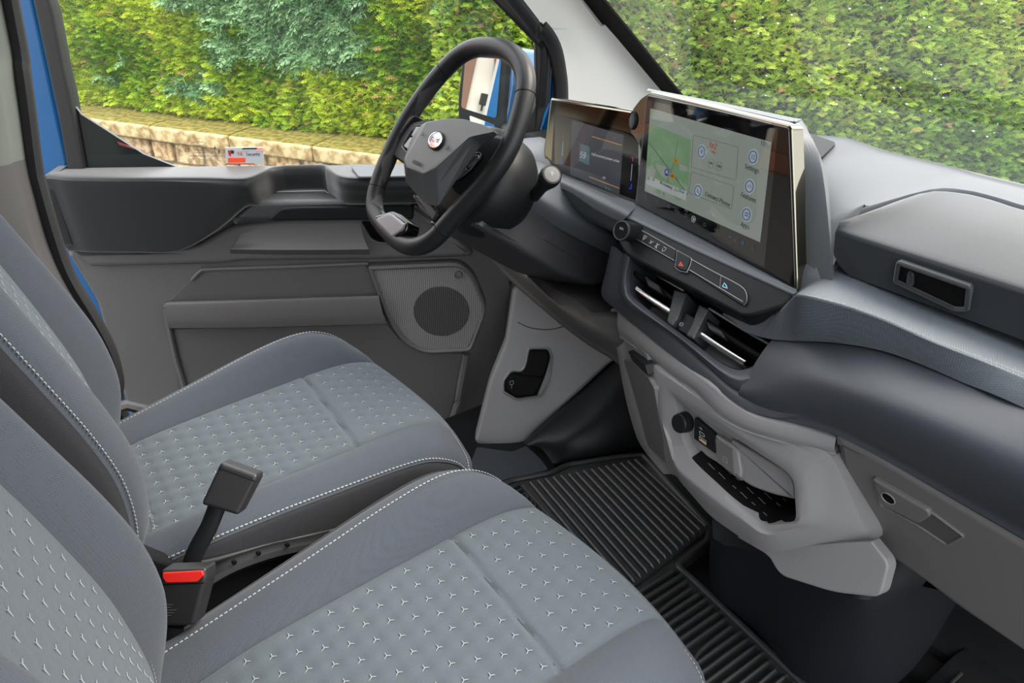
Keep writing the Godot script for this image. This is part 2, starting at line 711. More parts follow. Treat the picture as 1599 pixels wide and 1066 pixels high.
func outside():
	var ground := B.new()
	rbox(ground, Vector3(0, -0.85, 0), Vector3(60, 0.2, 60), 0.01)
	var asphalt := mat(Color8(58, 57, 55), 0.8)
	triplanar(asphalt, noise_normal(0.2, 4.0, 21), 6.0, 0.3)
	structure(put("ground", ground.mesh(), asphalt), "grey asphalt yard outside the van", "ground")

	# ---- stone wall under the hedge
	var wall := thing("garden_wall", "low wall of buff sandstone blocks under mossy coping, below the hedge", "wall")
	var across := Vector3(WALL_DIR.z, 0, -WALL_DIR.x)   # away from the van
	if across.z > 0:
		across = -across
	var face := -across
	var base := Transform3D(Basis(WALL_DIR, Vector3.UP, face), WALL_A)
	var rng := RandomNumberGenerator.new()
	rng.seed = 5
	var mortar := mat(Color8(150, 138, 116), 0.95)
	triplanar(mortar, noise_normal(0.15, 4.0, 31), 3.0, 0.8)
	var core := B.new()
	rbox(core, Vector3(1.0, -0.37, -0.15), Vector3(6.4, 0.76, 0.27), 0.01)
	put("mortar", core.mesh(), mortar, wall, base)
	var tones := []
	for c in [Color8(222, 200, 160), Color8(234, 214, 180), Color8(212, 184, 142), Color8(224, 198, 152), Color8(204, 182, 148)]:
		var s := mat(c, 0.9)
		triplanar(s, noise_normal(0.06, 5.0, 40 + tones.size()), 4.0, 0.9)
		s.albedo_texture = pattern_stone(50 + tones.size())
		tones.append(s)
	var row := 0
	var y := -0.01
	while y > -0.7:
		var h := rng.randf_range(0.105, 0.15)
		var x := -2.1 - rng.randf() * 0.2
		while x < 4.1:
			var w := rng.randf_range(0.15, 0.34)
			if y > -0.45:
				var b := B.new()
				var o := v2([0.008, -h + 0.01, w - 0.008, -h + 0.01, w - 0.008, -0.002, 0.008, -0.002])
				for i in 4:
					o[i] += Vector2(rng.randf_range(-0.008, 0.008), rng.randf_range(-0.006, 0.006))
				slab(b, rp(o, 0.02, 3), -0.08, rng.randf_range(0.0, 0.022), 0.014, 3)
				put("stone", b.mesh(50.0), tones[rng.randi() % 5], wall, base * Transform3D(Basis(), Vector3(x, y, 0)))
			x += w
		y -= h
		row += 1
	var coping := mat(Color8(196, 178, 134), 0.95)
	triplanar(coping, noise_normal(0.06, 4.0, 62), 3.0, 0.15)
	coping.albedo_texture = pattern_stone(63)
	var moss := mat(Color8(150, 138, 78), 0.95)
	triplanar(moss, noise_normal(0.06, 4.0, 61), 3.0, 0.15)
	moss.albedo_texture = pattern_moss()
	var cx := -2.2
	while cx < 4.1:
		var w := rng.randf_range(0.5, 0.75)
		var b := B.new()
		rbox(b, Vector3(w / 2, 0.045, -0.13 + rng.randf_range(-0.008, 0.008)), Vector3(w - 0.006, 0.085, 0.4), 0.014)
		var cap := put("coping_stone", b.mesh(), coping, wall, base * Transform3D(Basis(), Vector3(cx, 0.005, 0)))
		b = B.new()
		rbox(b, Vector3(w / 2, 0.088, -0.14), Vector3(w - 0.012, 0.012, 0.38), 0.005)
		put("moss", b.mesh(), moss, cap)
		cx += w

	# ---- hedges
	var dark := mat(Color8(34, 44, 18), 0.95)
	var s0 := WALL_A + across * 0.2 - WALL_DIR * 2.0
	var s1 := WALL_A + across * 0.2 + WALL_DIR * 4.0
	var fresh := func(p: Vector3, r: RandomNumberGenerator) -> Color:
		var k := clampf(0.5 + 0.5 * sin(p.x * 5.0 + p.y * 7.0) * sin(p.z * 4.0 - p.y * 3.0) + r.randf_range(-0.45, 0.45), 0, 1)
		var c := Color(0.17, 0.34, 0.02).lerp(Color(0.60, 0.70, 0.05), k)
		if r.randf() < 0.04:
			c = Color(0.55, 0.33, 0.12)
		return c
	var h := thing("yew_hedge", "clipped bright yellow-green hedge growing over the sandstone wall", "hedge")
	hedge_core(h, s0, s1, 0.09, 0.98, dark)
	foliage(h, sprig(0.34, 8, 0.15), leaf_material(Color(1, 1, 1)), 101, 42000, s0, s1, 0.10, 1.05, Vector2(0.04, 0.07), fresh, 0.09, -1)
	var c := thing("cypress_shrub", "soft blue-green cypress growing through the bright hedge above the wall", "shrub")
	var blue := func(p: Vector3, r: RandomNumberGenerator) -> Color:
		return Color(0.11, 0.25, 0.09).lerp(Color(0.40, 0.60, 0.31), r.randf())
	foliage(c, sprig(0.4, 9, 0.5), leaf_material(Color(1, 1, 1)), 102, 22000, s0, s1, 0.12, 1.05, Vector2(0.05, 0.09), blue, 0.11, 1)
	var f0 := Vector3(2.05, 0, -2.75)
	var f1 := Vector3(6.6, 0, 1.3)
	var pale := func(p: Vector3, r: RandomNumberGenerator) -> Color:
		var k := clampf(0.45 + 0.4 * sin(p.x * 4.0 + p.y * 6.0) * sin(p.z * 5.0) + r.randf_range(-0.4, 0.4), 0, 1)
		var col := Color(0.20, 0.40, 0.05).lerp(Color(0.68, 0.80, 0.12), k)
		if r.randf() < 0.07 * clampf((p.y - 0.2) * 1.6, 0, 1):
			col = Color(0.62, 0.34, 0.16)
		return col
	var h2 := thing("yew_hedge", "fine-leaved green hedge in front of the van, seen through the windscreen", "hedge")
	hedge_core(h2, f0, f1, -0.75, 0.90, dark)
	foliage(h2, sprig(0.36, 6, 0.1), leaf_material(Color(1, 1, 1)), 103, 72000, f0, f1, -0.25, 1.0, Vector2(0.03, 0.052), pale, 0.09)

	house()

func pattern_stone(seed: int) -> ImageTexture:
	var n := FastNoiseLite.new()
	n.seed = seed
	n.frequency = 0.03
	n.fractal_octaves = 4
	var im := n.get_seamless_image(128, 128)
	im.convert(Image.FORMAT_RGBA8)
	for y in 128:
		for x in 128:
			var k := im.get_pixel(x, y).r
			im.set_pixel(x, y, Color(0.62, 0.52, 0.42).lerp(Color(1, 1, 0.98), clampf(k * 1.6 - 0.1, 0, 1)))
	return ImageTexture.create_from_image(im)

func pattern_moss() -> ImageTexture:
	var n := FastNoiseLite.new()
	n.seed = 71
	n.frequency = 0.05
	n.fractal_octaves = 4
	var im := n.get_seamless_image(128, 128)
	im.convert(Image.FORMAT_RGBA8)
	for y in 128:
		for x in 128:
			var k := im.get_pixel(x, y).r
			im.set_pixel(x, y, Color(1.0, 0.95, 0.85).lerp(Color(0.55, 0.62, 0.2), clampf(k * 1.5 - 0.35, 0, 0.8)))
	return ImageTexture.create_from_image(im)

func house():
	# stands across the yard behind the driver's side: the wing mirror and the dark screens show it
	var t := Transform3D(Basis(Vector3(0.76, 0, -0.65), Vector3.UP, Vector3(0.65, 0, 0.76)), Vector3(-6.0, -0.75, -6.4))
	var h := thing("house", "white rendered house with timber posts and red tiled roof, reflected in the wing mirror", "house", t)
	var render := mat(Color8(170, 168, 160), 0.9)
	var brick := mat(Color8(112, 70, 56), 0.9)
	var timber := mat(Color8(92, 66, 52), 0.8)
	var b := B.new()
	rbox(b, Vector3(0, 2.0, -2.5), Vector3(9, 3.4, 5), 0.02)
	put("wall", b.mesh(), render, h)
	b = B.new()
	rbox(b, Vector3(0, 0.12, -2.45), Vector3(9.05, 0.24, 5.1), 0.02)
	put("brick_base", b.mesh(), brick, h)
	for x in [-4.4, -2.7, -0.93, 0.9, 2.4, 4.4]:
		b = B.new()
		rbox(b, Vector3(x, 1.95, 0.02), Vector3(0.34, 3.4, 0.1), 0.01)
		put("timber_post", b.mesh(), timber, h)
	b = B.new()
	rbox(b, Vector3(0, 3.3, 0.03), Vector3(9, 0.18, 0.1), 0.01)
	put("timber_beam", b.mesh(), timber, h)
	for x in [-3.5, -1.92, 1.6, 3.4]:
		b = B.new()
		frame(b, v2([x - 0.4, 1.2, x + 0.4, 1.2, x + 0.4, 2.3, x - 0.4, 2.3]), 0.07, 0.0, 0.09, 0.01)
		var w := put("window_frame", b.mesh(), timber, h)
		b = B.new()
		slab(b, v2([x - 0.34, 1.26, x + 0.34, 1.26, x + 0.34, 2.24, x - 0.34, 2.24]), 0.0, 0.03, 0.002)
		put("pane", b.mesh(), M.gloss, w)
	var tile := mat(Color8(178, 92, 66), 0.85)
	triplanar(tile, noise_normal(0.1, 4.0, 81), 1.0, 1.0)
	b = B.new()
	for k in 5:
		rbox(b, Vector3(-1.95, 2.78 - k * 0.05, 0.05 + k * 0.06), Vector3(1.15, 0.05, 0.14), 0.012)
	put("porch_hood", b.mesh(), tile, h)
	b = B.new()
	rbox(b, Vector3(-1.31, 2.2, 0.12), Vector3(0.09, 0.16, 0.1), 0.01)
	rbox(b, Vector3(-1.31, 2.09, 0.12), Vector3(0.025, 0.1, 0.03), 0.005)
	put("wall_lantern", b.mesh(), M.black, h)
	b = B.new()
	var rows := []
	for k in 12:
		var f := k / 11.0
		rows.append([Vector3(-4.8, 3.5 + f * 2.0, 0.5 - f * 3.2), Vector3(4.8, 3.5 + f * 2.0, 0.5 - f * 3.2)])
		rows.append([Vector3(-4.8, 3.5 + f * 2.0 + 0.04, 0.5 - f * 3.2 - 0.01), Vector3(4.8, 3.5 + f * 2.0 + 0.04, 0.5 - f * 3.2 - 0.01)])
	rows.append([Vector3(-4.8, 3.5, -5.5), Vector3(4.8, 3.5, -5.5)])
	rows.append([Vector3(-4.8, 3.4, 0.45), Vector3(4.8, 3.4, 0.45)])
	var cols := [[], []]
	for r in rows:
		cols[0].append(r[0])
		cols[1].append(r[1])
	grid(b, cols)
	put("tiled_roof", b.mesh(20.0), tile, h)

# ---------------------------------------------------------------- body shell of the van
func body():
	# floor pan, bulkhead, roof, sills
	var b := B.new()
	rbox(b, Vector3(0.45, -0.06, 0.0), Vector3(2.0, 0.09, 1.64), 0.02)
	structure(put("floor", b.mesh(), M.black), "black cab floor under the rubber mats", "floor")
	b = B.new()
	rbox(b, Vector3(-0.2, 1.8, 0), Vector3(1.5, 0.08, 1.64), 0.03)
	structure(put("ceiling", b.mesh(), M.white), "pale grey roof lining over the cab", "ceiling")
	b = B.new()
	rbox(b, Vector3(-0.55, 0.85, 0), Vector3(0.06, 1.9, 1.64), 0.02)
	structure(put("wall_rear", b.mesh(), M.pillar), "grey bulkhead behind the seats", "wall")
	b = B.new()
	rbox(b, Vector3(-0.46, 0.85, 0.82), Vector3(0.16, 1.9, 0.08), 0.02)
	structure(put("wall_right", b.mesh(), M.pillar), "grey rear pillar trim on the passenger side", "wall")
	# firewall and lower nose, closing the front under the windscreen
	b = B.new()
	skin(b, [v3([1.64, 0.72, -0.8, 1.64, 0.72, 0.85]), v3([1.52, 0.5, -0.8, 1.52, 0.5, 0.85]), v3([1.46, 0.12, -0.8, 1.46, 0.12, 0.85]), v3([1.22, 0.0, -0.8, 1.22, 0.0, 0.85]), v3([1.2, -0.1, -0.8, 1.2, -0.1, 0.85]), v3([1.72, -0.1, -0.8, 1.72, -0.1, 0.85]), v3([1.72, 0.70, -0.8, 1.72, 0.70, 0.85])], 1, 4, [3, 4, 5])
	structure(put("wall_front", b.mesh(), M.black), "dark footwell bulkhead under the dashboard", "wall")

	# B pillar on the driver's side: light upper trim, darker lower trim
	b = B.new()
	var edge := v3([0.1251, 1.0814, -0.83, 0.1111, 0.9661, -0.83, 0.0908, 0.8221, -0.83])
	edge.push_front(Vector3(0.16, 1.75, -0.76))
	pillar_trim(b, edge)
	structure(put("trim_1", b.mesh(), M.pillar), "pale upper trim of the pillar behind the driver's door", "pillar trim")
	b = B.new()
	edge = v3([0.0928, 0.8329, -0.83, 0.0911, 0.8085, -0.83, 0.0898, 0.7744, -0.83, 0.0865, 0.6892, -0.83, 0.0925, 0.6275, -0.83, 0.1107, 0.5348, -0.83, 0.1277, 0.4386, -0.83, 0.1257, 0.3642, -0.83, 0.109, 0.2923, -0.83])
	edge.append(Vector3(0.12, 0.0, -0.83))
	pillar_trim(b, edge)
	structure(put("trim_2", b.mesh(), M.grey), "mid-grey lower trim of the pillar beside the driver's seat", "pillar trim")
	# door seals
	b = B.new()
	var run := v3([0.1391, 1.0793, -0.85, 0.1254, 0.9618, -0.85, 0.1047, 0.8241, -0.85, 0.1012, 0.7845, -0.85, 0.0996, 0.6924, -0.85, 0.1033, 0.6111, -0.85, 0.1221, 0.5204, -0.85, 0.1352, 0.4386, -0.85, 0.1341, 0.3664, -0.85, 0.123, 0.2917, -0.85])
	run.push_front(Vector3(0.19, 1.75, -0.78))
	run.append(Vector3(0.14, 0.0, -0.85))
	tube(b, cr(run, 4), 0.030, 0.015, 10, false, Vector3(1, 0, 0))
	structure(put("trim_3", b.mesh(), M.seal), "black rubber door seal along the rear door pillar", "door seal")
	b = B.new()
	run = v3([1.0777, 1.0368, -0.755, 1.1494, 0.9826, -0.755, 1.1898, 0.9357, -0.755, 1.2092, 0.877, -0.755, 1.2175, 0.8172, -0.755, 1.2183, 0.6933, -0.755])
	run.push_front(Vector3(0.55, 1.62, -0.75))
	run.append_array(v3([1.1772, 0.4725, -0.79, 1.1109, 0.3238, -0.79, 1.0916, 0.1933, -0.79, 1.0648, 0.0584, -0.79, 1.0006, -0.0908, -0.79]))
	tube(b, cr(run, 4), 0.02, 0.016, 10, false, Vector3(1, 0, 0))
	structure(put("trim_4", b.mesh(), M.seal), "black rubber door seal along the front windscreen pillar", "door seal")

	# A pillar trim: white, from the seal to the windscreen
	b = B.new()
	var s := v3([1.0859, 1.0371, -0.745, 1.1581, 0.983, -0.745, 1.2033, 0.9217, -0.745, 1.2173, 0.8631, -0.745, 1.2232, 0.8181, -0.745, 1.2244, 0.7417, -0.745])
	var m := v3([1.1549, 1.0353, -0.72, 1.2281, 0.971, -0.72, 1.2811, 0.9036, -0.72, 1.3108, 0.8569, -0.72, 1.3354, 0.809, -0.72, 1.3681, 0.7263, -0.72])
	var e := v3([1.2252, 1.0327, -0.705, 1.3025, 0.9741, -0.705, 1.4025, 0.8974, -0.705, 1.4578, 0.853, -0.705, 1.5261, 0.8017, -0.705, 1.6501, 0.7066, -0.705])
	s.push_front(Vector3(0.5, 1.66, -0.72))
	m.push_front(Vector3(0.53, 1.68, -0.69))
	e.push_front(Vector3(0.56, 1.68, -0.66))
	var back := []
	var back2 := []
	for i in s.size():
		back.append(s[i] + Vector3(0.05, 0, -0.02))
		back2.append(e[i] + Vector3(0.035, 0.02, -0.03))
	skin(b, [back, s, m, e, back2], 3, 4, [1, 3])
	structure(put("trim_5", b.mesh(), M.white), "off-white trim of the windscreen pillar behind the instrument display", "pillar trim")
	b = B.new()
	run = v3([1.2302, 0.8997, -0.765, 1.2383, 0.8932, -0.765, 1.2453, 0.8274, -0.765, 1.2417, 0.8172, -0.765])
	tube(b, cr(run, 3), 0.006, 0.004, 8)
	structure(put("trim_6", b.mesh(), M.pillar), "slim grey clip on the white windscreen pillar trim", "trim clip")

	# windscreen with its printed black border
	var base := Vector3(1.62, 0.715, 0)
	var up := Vector3(-0.767, 0.642, 0).normalized()
	var t := Transform3D(Basis(Vector3(0, 0, 1), up, Vector3(0, 0, 1).cross(up)), base)
	b = B.new()
	slab(b, v2([-0.72, 0, 0.85, 0, 0.78, 1.4, -0.66, 1.4]), 0.0, 0.0001, 0.0)
	var one := B.new()
	for q in [Vector3(-0.72, 0, 0), Vector3(0.85, 0, 0), Vector3(0.78, 1.4, 0), Vector3(-0.66, 1.4, 0)]:
		one.p(q)
	one.quad(0, 1, 2, 3)
	var ws := put("window_1", one.mesh(), M.windscreen, null, t)
	structure(ws, "large raked windscreen with faint reflections of the dashboard", "windscreen")
	b = B.new()
	slab(b, v2([-0.74, 0, -0.69, 1.4, -0.63, 1.4, -0.64, 0]), -0.003, 0.003, 0.0)
	slab(b, v2([0.83, 0, 0.85, 0, 0.78, 1.4, 0.76, 1.4]), -0.003, 0.003, 0.0)
	slab(b, v2([-0.66, 1.34, 0.78, 1.34, 0.78, 1.4, -0.66, 1.4]), -0.003, 0.003, 0.0)
	put("frit_border", b.mesh(), M.deep, ws)
	# rain drops clinging to the outside of the glass
	b = B.new()
	var rng := RandomNumberGenerator.new()
	rng.seed = 8
	for i in 150:
		var c := Vector3(rng.randf_range(-0.66, 0.7), rng.randf_range(0.2, 0.9), -0.001)
		lathe(b, v2([0.0008, -0.0012, 0.0016, -0.0007, 0.0017, 0.0]), 6, Transform3D(Basis().scaled(Vector3.ONE * rng.randf_range(0.5, 1.4)), c))
	var water := mat(Color8(225, 232, 235), 0.05)
	var drops := put("rain_drops", b.mesh(), water, ws)
	drops.set_meta("kind", "stuff")

func pillar_trim(b: B, edge: Array):
	# wraps from the forward edge back and inwards
	var rows := [[], [], [], [], []]
	for p in edge:
		rows[0].append(p + Vector3(0.012, 0, -0.05))
		rows[1].append(p + Vector3(0.004, 0, -0.008))
		rows[2].append(p + Vector3(-0.02, 0, 0.012))
		rows[3].append(p + Vector3(-0.09, 0, 0.03))
		rows[4].append(p + Vector3(-0.65, 0, 0.06))
	skin(b, rows, 3, 4)

# ---------------------------------------------------------------- the driver's door, standing open
func driver_door():
	var d := thing("car_door", "driver's door standing open, blue outside with grey trim and dark padded sill", "door", Transform3D(Vector3(0.832, 0, 0.5548), Vector3(0, 1, 0), Vector3(-0.5548, 0, 0.832), Vector3(1.15, 0, -0.78)))
	var b := B.new()
	# painted shell
	slab(b, rp(v2([-1.30, -0.42, 0.07, -0.42, 0.07, 0.60, -0.01, 0.60, -1.24, 0.60, -1.285, 0.5]), 0.03), -0.16, -0.03, 0.02)
	put("outer_shell", b.mesh(), M.blue, d)
	b = B.new()
	slab(b, v2([-1.21, 1.3877, -1.1, 1.3882, -1.1242, 1.0317, -1.1499, 0.6491, -1.1543, 0.5867, -1.2883, 0.5885]), -0.12, -0.04, 0.008)
	slab(b, v2([-0.4798, 1.3907, -0.4407, 1.3908, -0.042, 1.0278, 0.0286, 0.9657, 0.057, 0.9159, 0.0708, 0.8125, 0.0803, 0.5009, -0.0463, 0.5028, 0.0148, 0.6959, 0.0448, 0.7898, 0.0482, 0.9016]), -0.12, -0.04, 0.008)
	slab(b, v2([-1.1, 1.36, -0.40, 1.36, -0.46, 1.46, -1.1, 1.46]), -0.12, -0.04, 0.008)
	put("painted_frame", b.mesh(), M.blue, d)
	# black window frame, in sections
	b = B.new()
	slab(b, v2([-1.0848, 1.3853, -1.0511, 1.3854, -1.074, 1.0342, -1.0717, 1.008, -1.0818, 0.8852, -1.0838, 0.8249, -1.1009, 0.6316, -1.141, 0.6321, -1.1247, 0.7839]), -0.05, -0.01, 0.006)
	slab(b, v2([-0.4768, 1.3877, -0.446, 1.3878, -0.0592, 1.0319, 0.0308, 0.961, 0.0455, 0.9062, 0.0419, 0.8037, 0.0301, 0.7766, 0.0127, 0.6989, -0.0475, 0.6449, -0.0636, 0.6451, -0.024, 0.7355, 0.0081, 0.7965, 0.0045, 0.9403, -0.0939, 1.032]), -0.05, -0.01, 0.006)
	slab(b, v2([-1.06, 1.30, -0.42, 1.30, -0.42, 1.38, -1.06, 1.38]), -0.05, -0.01, 0.006)
	put("window_frame", b.mesh(), M.seal, d)
	b = B.new()
	var line := v3([0.0204, 0.9437, -0.005, 0.0284, 0.9142, -0.005, 0.0247, 0.7974, -0.005])
	tube(b, cr(line, 4), 0.008, 0.006, 8)
	put("weatherstrip", b.mesh(), M.black, d)
	# glass, with the printed corner at the rear
	b = B.new()
	for q in [Vector3(-1.12, 0.60, -0.03), Vector3(0.0, 0.60, -0.03), Vector3(-0.05, 0.98, -0.03), Vector3(-0.48, 1.54, -0.03), Vector3(-1.02, 1.54, -0.03), Vector3(-1.1, 0.98, -0.03)]:
		b.p(q)
	b.tri(0, 1, 2)
	b.tri(0, 2, 3)
	b.tri(0, 3, 4)
	b.tri(0, 4, 5)
	var glass := put("window_glass", b.mesh(), M.glass, d)
	b = B.new()
	slab(b, v2([-1.1012, 0.8269, -1.0929, 0.8135, -1.0774, 0.782, -1.0257, 0.742, -0.9532, 0.6849, -0.8737, 0.6488, -1.1131, 0.6419, -1.1286, 0.7491]), -0.034, -0.026, 0.001)
	put("printed_corner", b.mesh(), mat(Color8(24, 30, 30), 0.08), glass)
	b = B.new()
	slab(b, v2([-1.0071, 0.7175, -0.9738, 0.7031, -0.9718, 0.6984, -1.0044, 0.7097]), -0.024, -0.022, 0.0)
	put("red_reflector", b.mesh(), mat(Color8(120, 50, 50), 0.3), glass)
	door_prints(glass)

	# grey lower trim panel
	b = B.new()
	slab(b, rp(v2([-1.199, 0.4566, -0.9849, 0.4619, -0.6637, 0.5432, -0.3059, 0.5887, -0.1147, 0.4622, -0.0427, 0.3365, -0.0425, 0.1597, -0.095, -0.0759, -0.203, -0.3408, -1.2837, -0.4269, -1.1557, -0.0918, -1.1553, 0.301]), [0.01, 0.02, 0.02, 0.02, 0.03, 0.04, 0.05, 0.06, 0.02, 0.02, 0.02, 0.02], 6), -0.035, 0.0, 0.012, 4)
	put("trim_panel", b.mesh(), M.grey, d)
	# the waist ledge: upper part of the panel stands proud
	b = B.new()
	slab(b, rp(v2([-1.1757, 0.4562, -0.8627, 0.458, -0.7478, 0.518, -0.3049, 0.5687, -0.2122, 0.4963, -0.1454, 0.4267, -0.1821, 0.4202, -0.4218, 0.4171, -0.7403, 0.4207, -0.8067, 0.413, -1.1307, 0.4097]), [0.004, 0.02, 0.02, 0.02, 0.03, 0.03, 0.02, 0.02, 0.02, 0.02, 0.01], 5), -0.01, 0.03, 0.014, 4)
	put("waist_panel", b.mesh(), M.grey, d)
	# sculpted hollow under the armrest
	b = B.new()
	skin(b, [
		v3([-0.7341, 0.4944, 0.031, -0.6601, 0.5188, 0.031, -0.5643, 0.5208, 0.031, -0.4332, 0.5205, 0.031]),
		v3([-0.751, 0.4714, 0.042, -0.6464, 0.487, 0.042, -0.5345, 0.4869, 0.042, -0.4255, 0.4852, 0.042]),
		v3([-0.756, 0.4668, 0.056, -0.6465, 0.465, 0.056, -0.5349, 0.4632, 0.056, -0.4145, 0.463, 0.056]),
		v3([-0.7589, 0.4626, 0.054, -0.6478, 0.459, 0.054, -0.5359, 0.4572, 0.054, -0.4137, 0.4569, 0.054]),
		v3([-0.7697, 0.4416, 0.028, -0.6571, 0.4362, 0.028, -0.5433, 0.4343, 0.028, -0.4158, 0.4322, 0.028])], 4, 4)
	put("armrest_hollow", b.mesh(), M.grey, d)

	# dark padded sill: plan outline swept down to its lower edge
	b = B.new()
	var plan := v2([-1.1585, 0.0589, -1.1333, 0.065, -1.0909, 0.0768, -0.9835, 0.0861, -0.8784, 0.0903, -0.7734, 0.0945, -0.697, 0.1026, -0.6696, 0.0937, -0.6512, 0.0588, -0.6372, 0.0278, -0.6159, 0.0125, -0.5983, 0.0078, -0.5208, 0.0054, -0.5039, 0.0224, -0.487, 0.0497, -0.4659, 0.0867, -0.4439, 0.1028, -0.4132, 0.109, -0.3531, 0.1114, -0.2856, 0.1141, -0.203, 0.1174, -0.113, 0.121])
	var low := [0.463, 0.463, 0.464, 0.465, 0.466, 0.470, 0.50, 0.53, 0.552, 0.566, 0.577, 0.580, 0.580, 0.582, 0.583, 0.584, 0.585, 0.586, 0.587, 0.588, 0.588, 0.588]
	var rows := []
	for k in 9:
		rows.append([])
	for i in plan.size():
		var u := plan[i].x
		var n := plan[i].y
		var lo: float = low[i]
		if u > -0.9 and u < -0.62:
			lo = 0.468 + 0.115 * smoothstep(-0.86, -0.68, u)
		var f := n + 0.03
		rows[0].append(Vector3(u, 0.64, -0.028))
		rows[1].append(Vector3(u, 0.650, -0.026))
		rows[2].append(Vector3(u, 0.654, -0.018))
		rows[3].append(Vector3(u, 0.659, n - minf(0.02, f * 0.4)))
		rows[4].append(Vector3(u, 0.652, n - 0.005))
		rows[5].append(Vector3(u, 0.637, n))
		rows[6].append(Vector3(u, lo + 0.03, n * 0.93 - 0.002))
		rows[7].append(Vector3(u, lo, n * 0.75))
		rows[8].append(Vector3(u, lo, -0.02))
	skin(b, rows, 3, 4, [8])
	# rear end cap
	var cap := PackedVector2Array()
	put("sill_pad", b.mesh(50.0), M.dark, d)
	b = B.new()
	slab(b, rp(v2([-0.03, 0.463, 0.045, 0.463, 0.06, 0.49, 0.062, 0.63, 0.05, 0.657, -0.03, 0.66]), 0.008), -0.012, 0.012, 0.006)
	put("pad_end", b.mesh(), M.dark, d, Transform3D(Basis(Vector3(0, 0, 1), Vector3(0, 1, 0), Vector3(-1, 0, 0)), Vector3(-1.155, 0, 0)))
	# flat switch plate on the sill in front
	b = B.new()
	slab(b, rp(v2([0.4421, 0.0251, 0.3001, 0.0143, 0.2929, 0.1098, 0.4122, 0.1101]), 0.008), 0, 0.004, 0.002)
	put("switch_plate", b.mesh(), M.top, d, Transform3D(Basis(Vector3(-1, 0, 0), Vector3(0, 0, 1), Vector3(0, 1, 0)), Vector3(0, 0.66, 0)))
	# inner handle dish and armrest
	b = B.new()
	slab(b, rp(v2([-0.6877, 0.5821, -0.6627, 0.6015, -0.5119, 0.6028, -0.4826, 0.5827, -0.4962, 0.5746, -0.6856, 0.5755]), 0.006), -0.01, 0.02, 0.003)
	put("handle_dish", b.mesh(), M.satin, d)
	b = B.new()
	slab(b, rp(v2([-0.7401, 0.5444, -0.7216, 0.5622, -0.6795, 0.594, -0.6392, 0.5966, -0.2926, 0.5936, -0.2959, 0.5395, -0.5233, 0.5395, -0.7224, 0.5392]), [0.004, 0.01, 0.01, 0.01, 0.005, 0.005, 0.02, 0.006], 4), 0.0, 0.075, 0.014, 4)
	put("armrest", b.mesh(), M.knurl_black, d)
	b = B.new()
	slab(b, rp(v2([-0.6428, 0.5534, -0.6114, 0.579, -0.5634, 0.5815, -0.293, 0.5794, -0.2951, 0.545, -0.6377, 0.5467]), [0.004, 0.012, 0.01, 0.004, 0.004, 0.006], 4), 0.06, 0.08, 0.005, 3)
	put("pull_grip", b.mesh(), M.black, d)
	# gloss plate behind the wheel
	b = B.new()
	slab(b, rp(v2([-0.4305, 0.527, -0.408, 0.5284, -0.3088, 0.5031, -0.3107, 0.472, -0.3889, 0.4698, -0.4074, 0.4805]), 0.01), 0.02, 0.036, 0.003)
	var plate := put("switch_panel", b.mesh(), M.gloss, d)
	b = B.new()
	frame(b, rp(v2([-0.4334, 0.5304, -0.4077, 0.5318, -0.3053, 0.5064, -0.3078, 0.4667, -0.3908, 0.4663, -0.4108, 0.4788]), 0.01), 0.003, 0.02, 0.038, 0.001)
	put("switch_panel_rim", b.mesh(), M.grey, plate)

	# map pockets
	var shade := mat(Color8(76, 74, 75), 0.6)
	triplanar(shade, M.grain, 14.0, 0.5)
	b = B.new()
	slab(b, rp(v2([-0.9668, 0.2973, -0.866, 0.3829, -0.8354, 0.3878, -0.4286, 0.3953, -0.3937, 0.288, -0.4118, 0.2768]), [0.01, 0.02, 0.02, 0.02, 0.01, 0.01]), -0.01, 0.004, 0.002)
	put("pocket_back", b.mesh(), shade, d)
	b = B.new()
	line = v3([-0.8893, 0.3622, 0.006, -0.8633, 0.3855, 0.006, -0.8343, 0.3905, 0.006, -0.635, 0.3942, 0.006, -0.4263, 0.3997, 0.006])
	tube(b, cr(line, 4), 0.006, 0.006, 8)
	put("pocket_edge", b.mesh(), M.grey, d)
	b = B.new()
	skin(b, [
		v3([-0.9682, 0.2973, 0, -0.7685, 0.2991, 0, -0.5639, 0.3028, 0, -0.4064, 0.3054, 0]),
		v3([-0.9485, 0.317, 0.045, -0.7534, 0.3188, 0.045, -0.5537, 0.3223, 0.045, -0.3998, 0.3249, 0.045]),
		v3([-0.9542, 0.3094, 0.052, -0.7526, 0.3129, 0.052, -0.5529, 0.3182, 0.052, -0.3994, 0.3208, 0.052]),
		v3([-0.9585, 0.2663, 0.052, -0.7601, 0.2679, 0.052, -0.5585, 0.2713, 0.052, -0.3932, 0.2737, 0.052]),
		v3([-0.9595, 0.2403, 0.046, -0.7666, 0.2381, 0.046, -0.5634, 0.2396, 0.046, -0.3862, 0.2416, 0.046]),
		v3([-0.9808, 0.2143, 0, -0.783, 0.2121, 0, -0.5746, 0.2136, 0, -0.3929, 0.2157, 0])], 3, 4, [1, 4])
	put("map_pocket", b.mesh(), M.grey, d)
	b = B.new()
	slab(b, rp(v2([-0.9794, 0.2144, -0.3923, 0.2178, -0.359, 0.1689, -0.3083, 0.1289, -0.1796, 0.1197, -0.2109, -0.0033, -0.2309, -0.0921, -0.2572, -0.1328, -1.0476, -0.4317]), [0.01, 0.01, 0.01, 0.01, 0.01, 0.03, 0.03, 0.05, 0.01]), -0.01, 0.004, 0.002)
	put("lower_recess", b.mesh(), shade, d)
	b = B.new()
	line = v3([-0.9662, 0.2936, 0.008, -0.9745, 0.2785, 0.008, -0.9776, 0.2244, 0.008, -0.9797, 0.1241, 0.008, -0.9766, 0.0276, 0.008, -0.9787, -0.0912, 0.008])
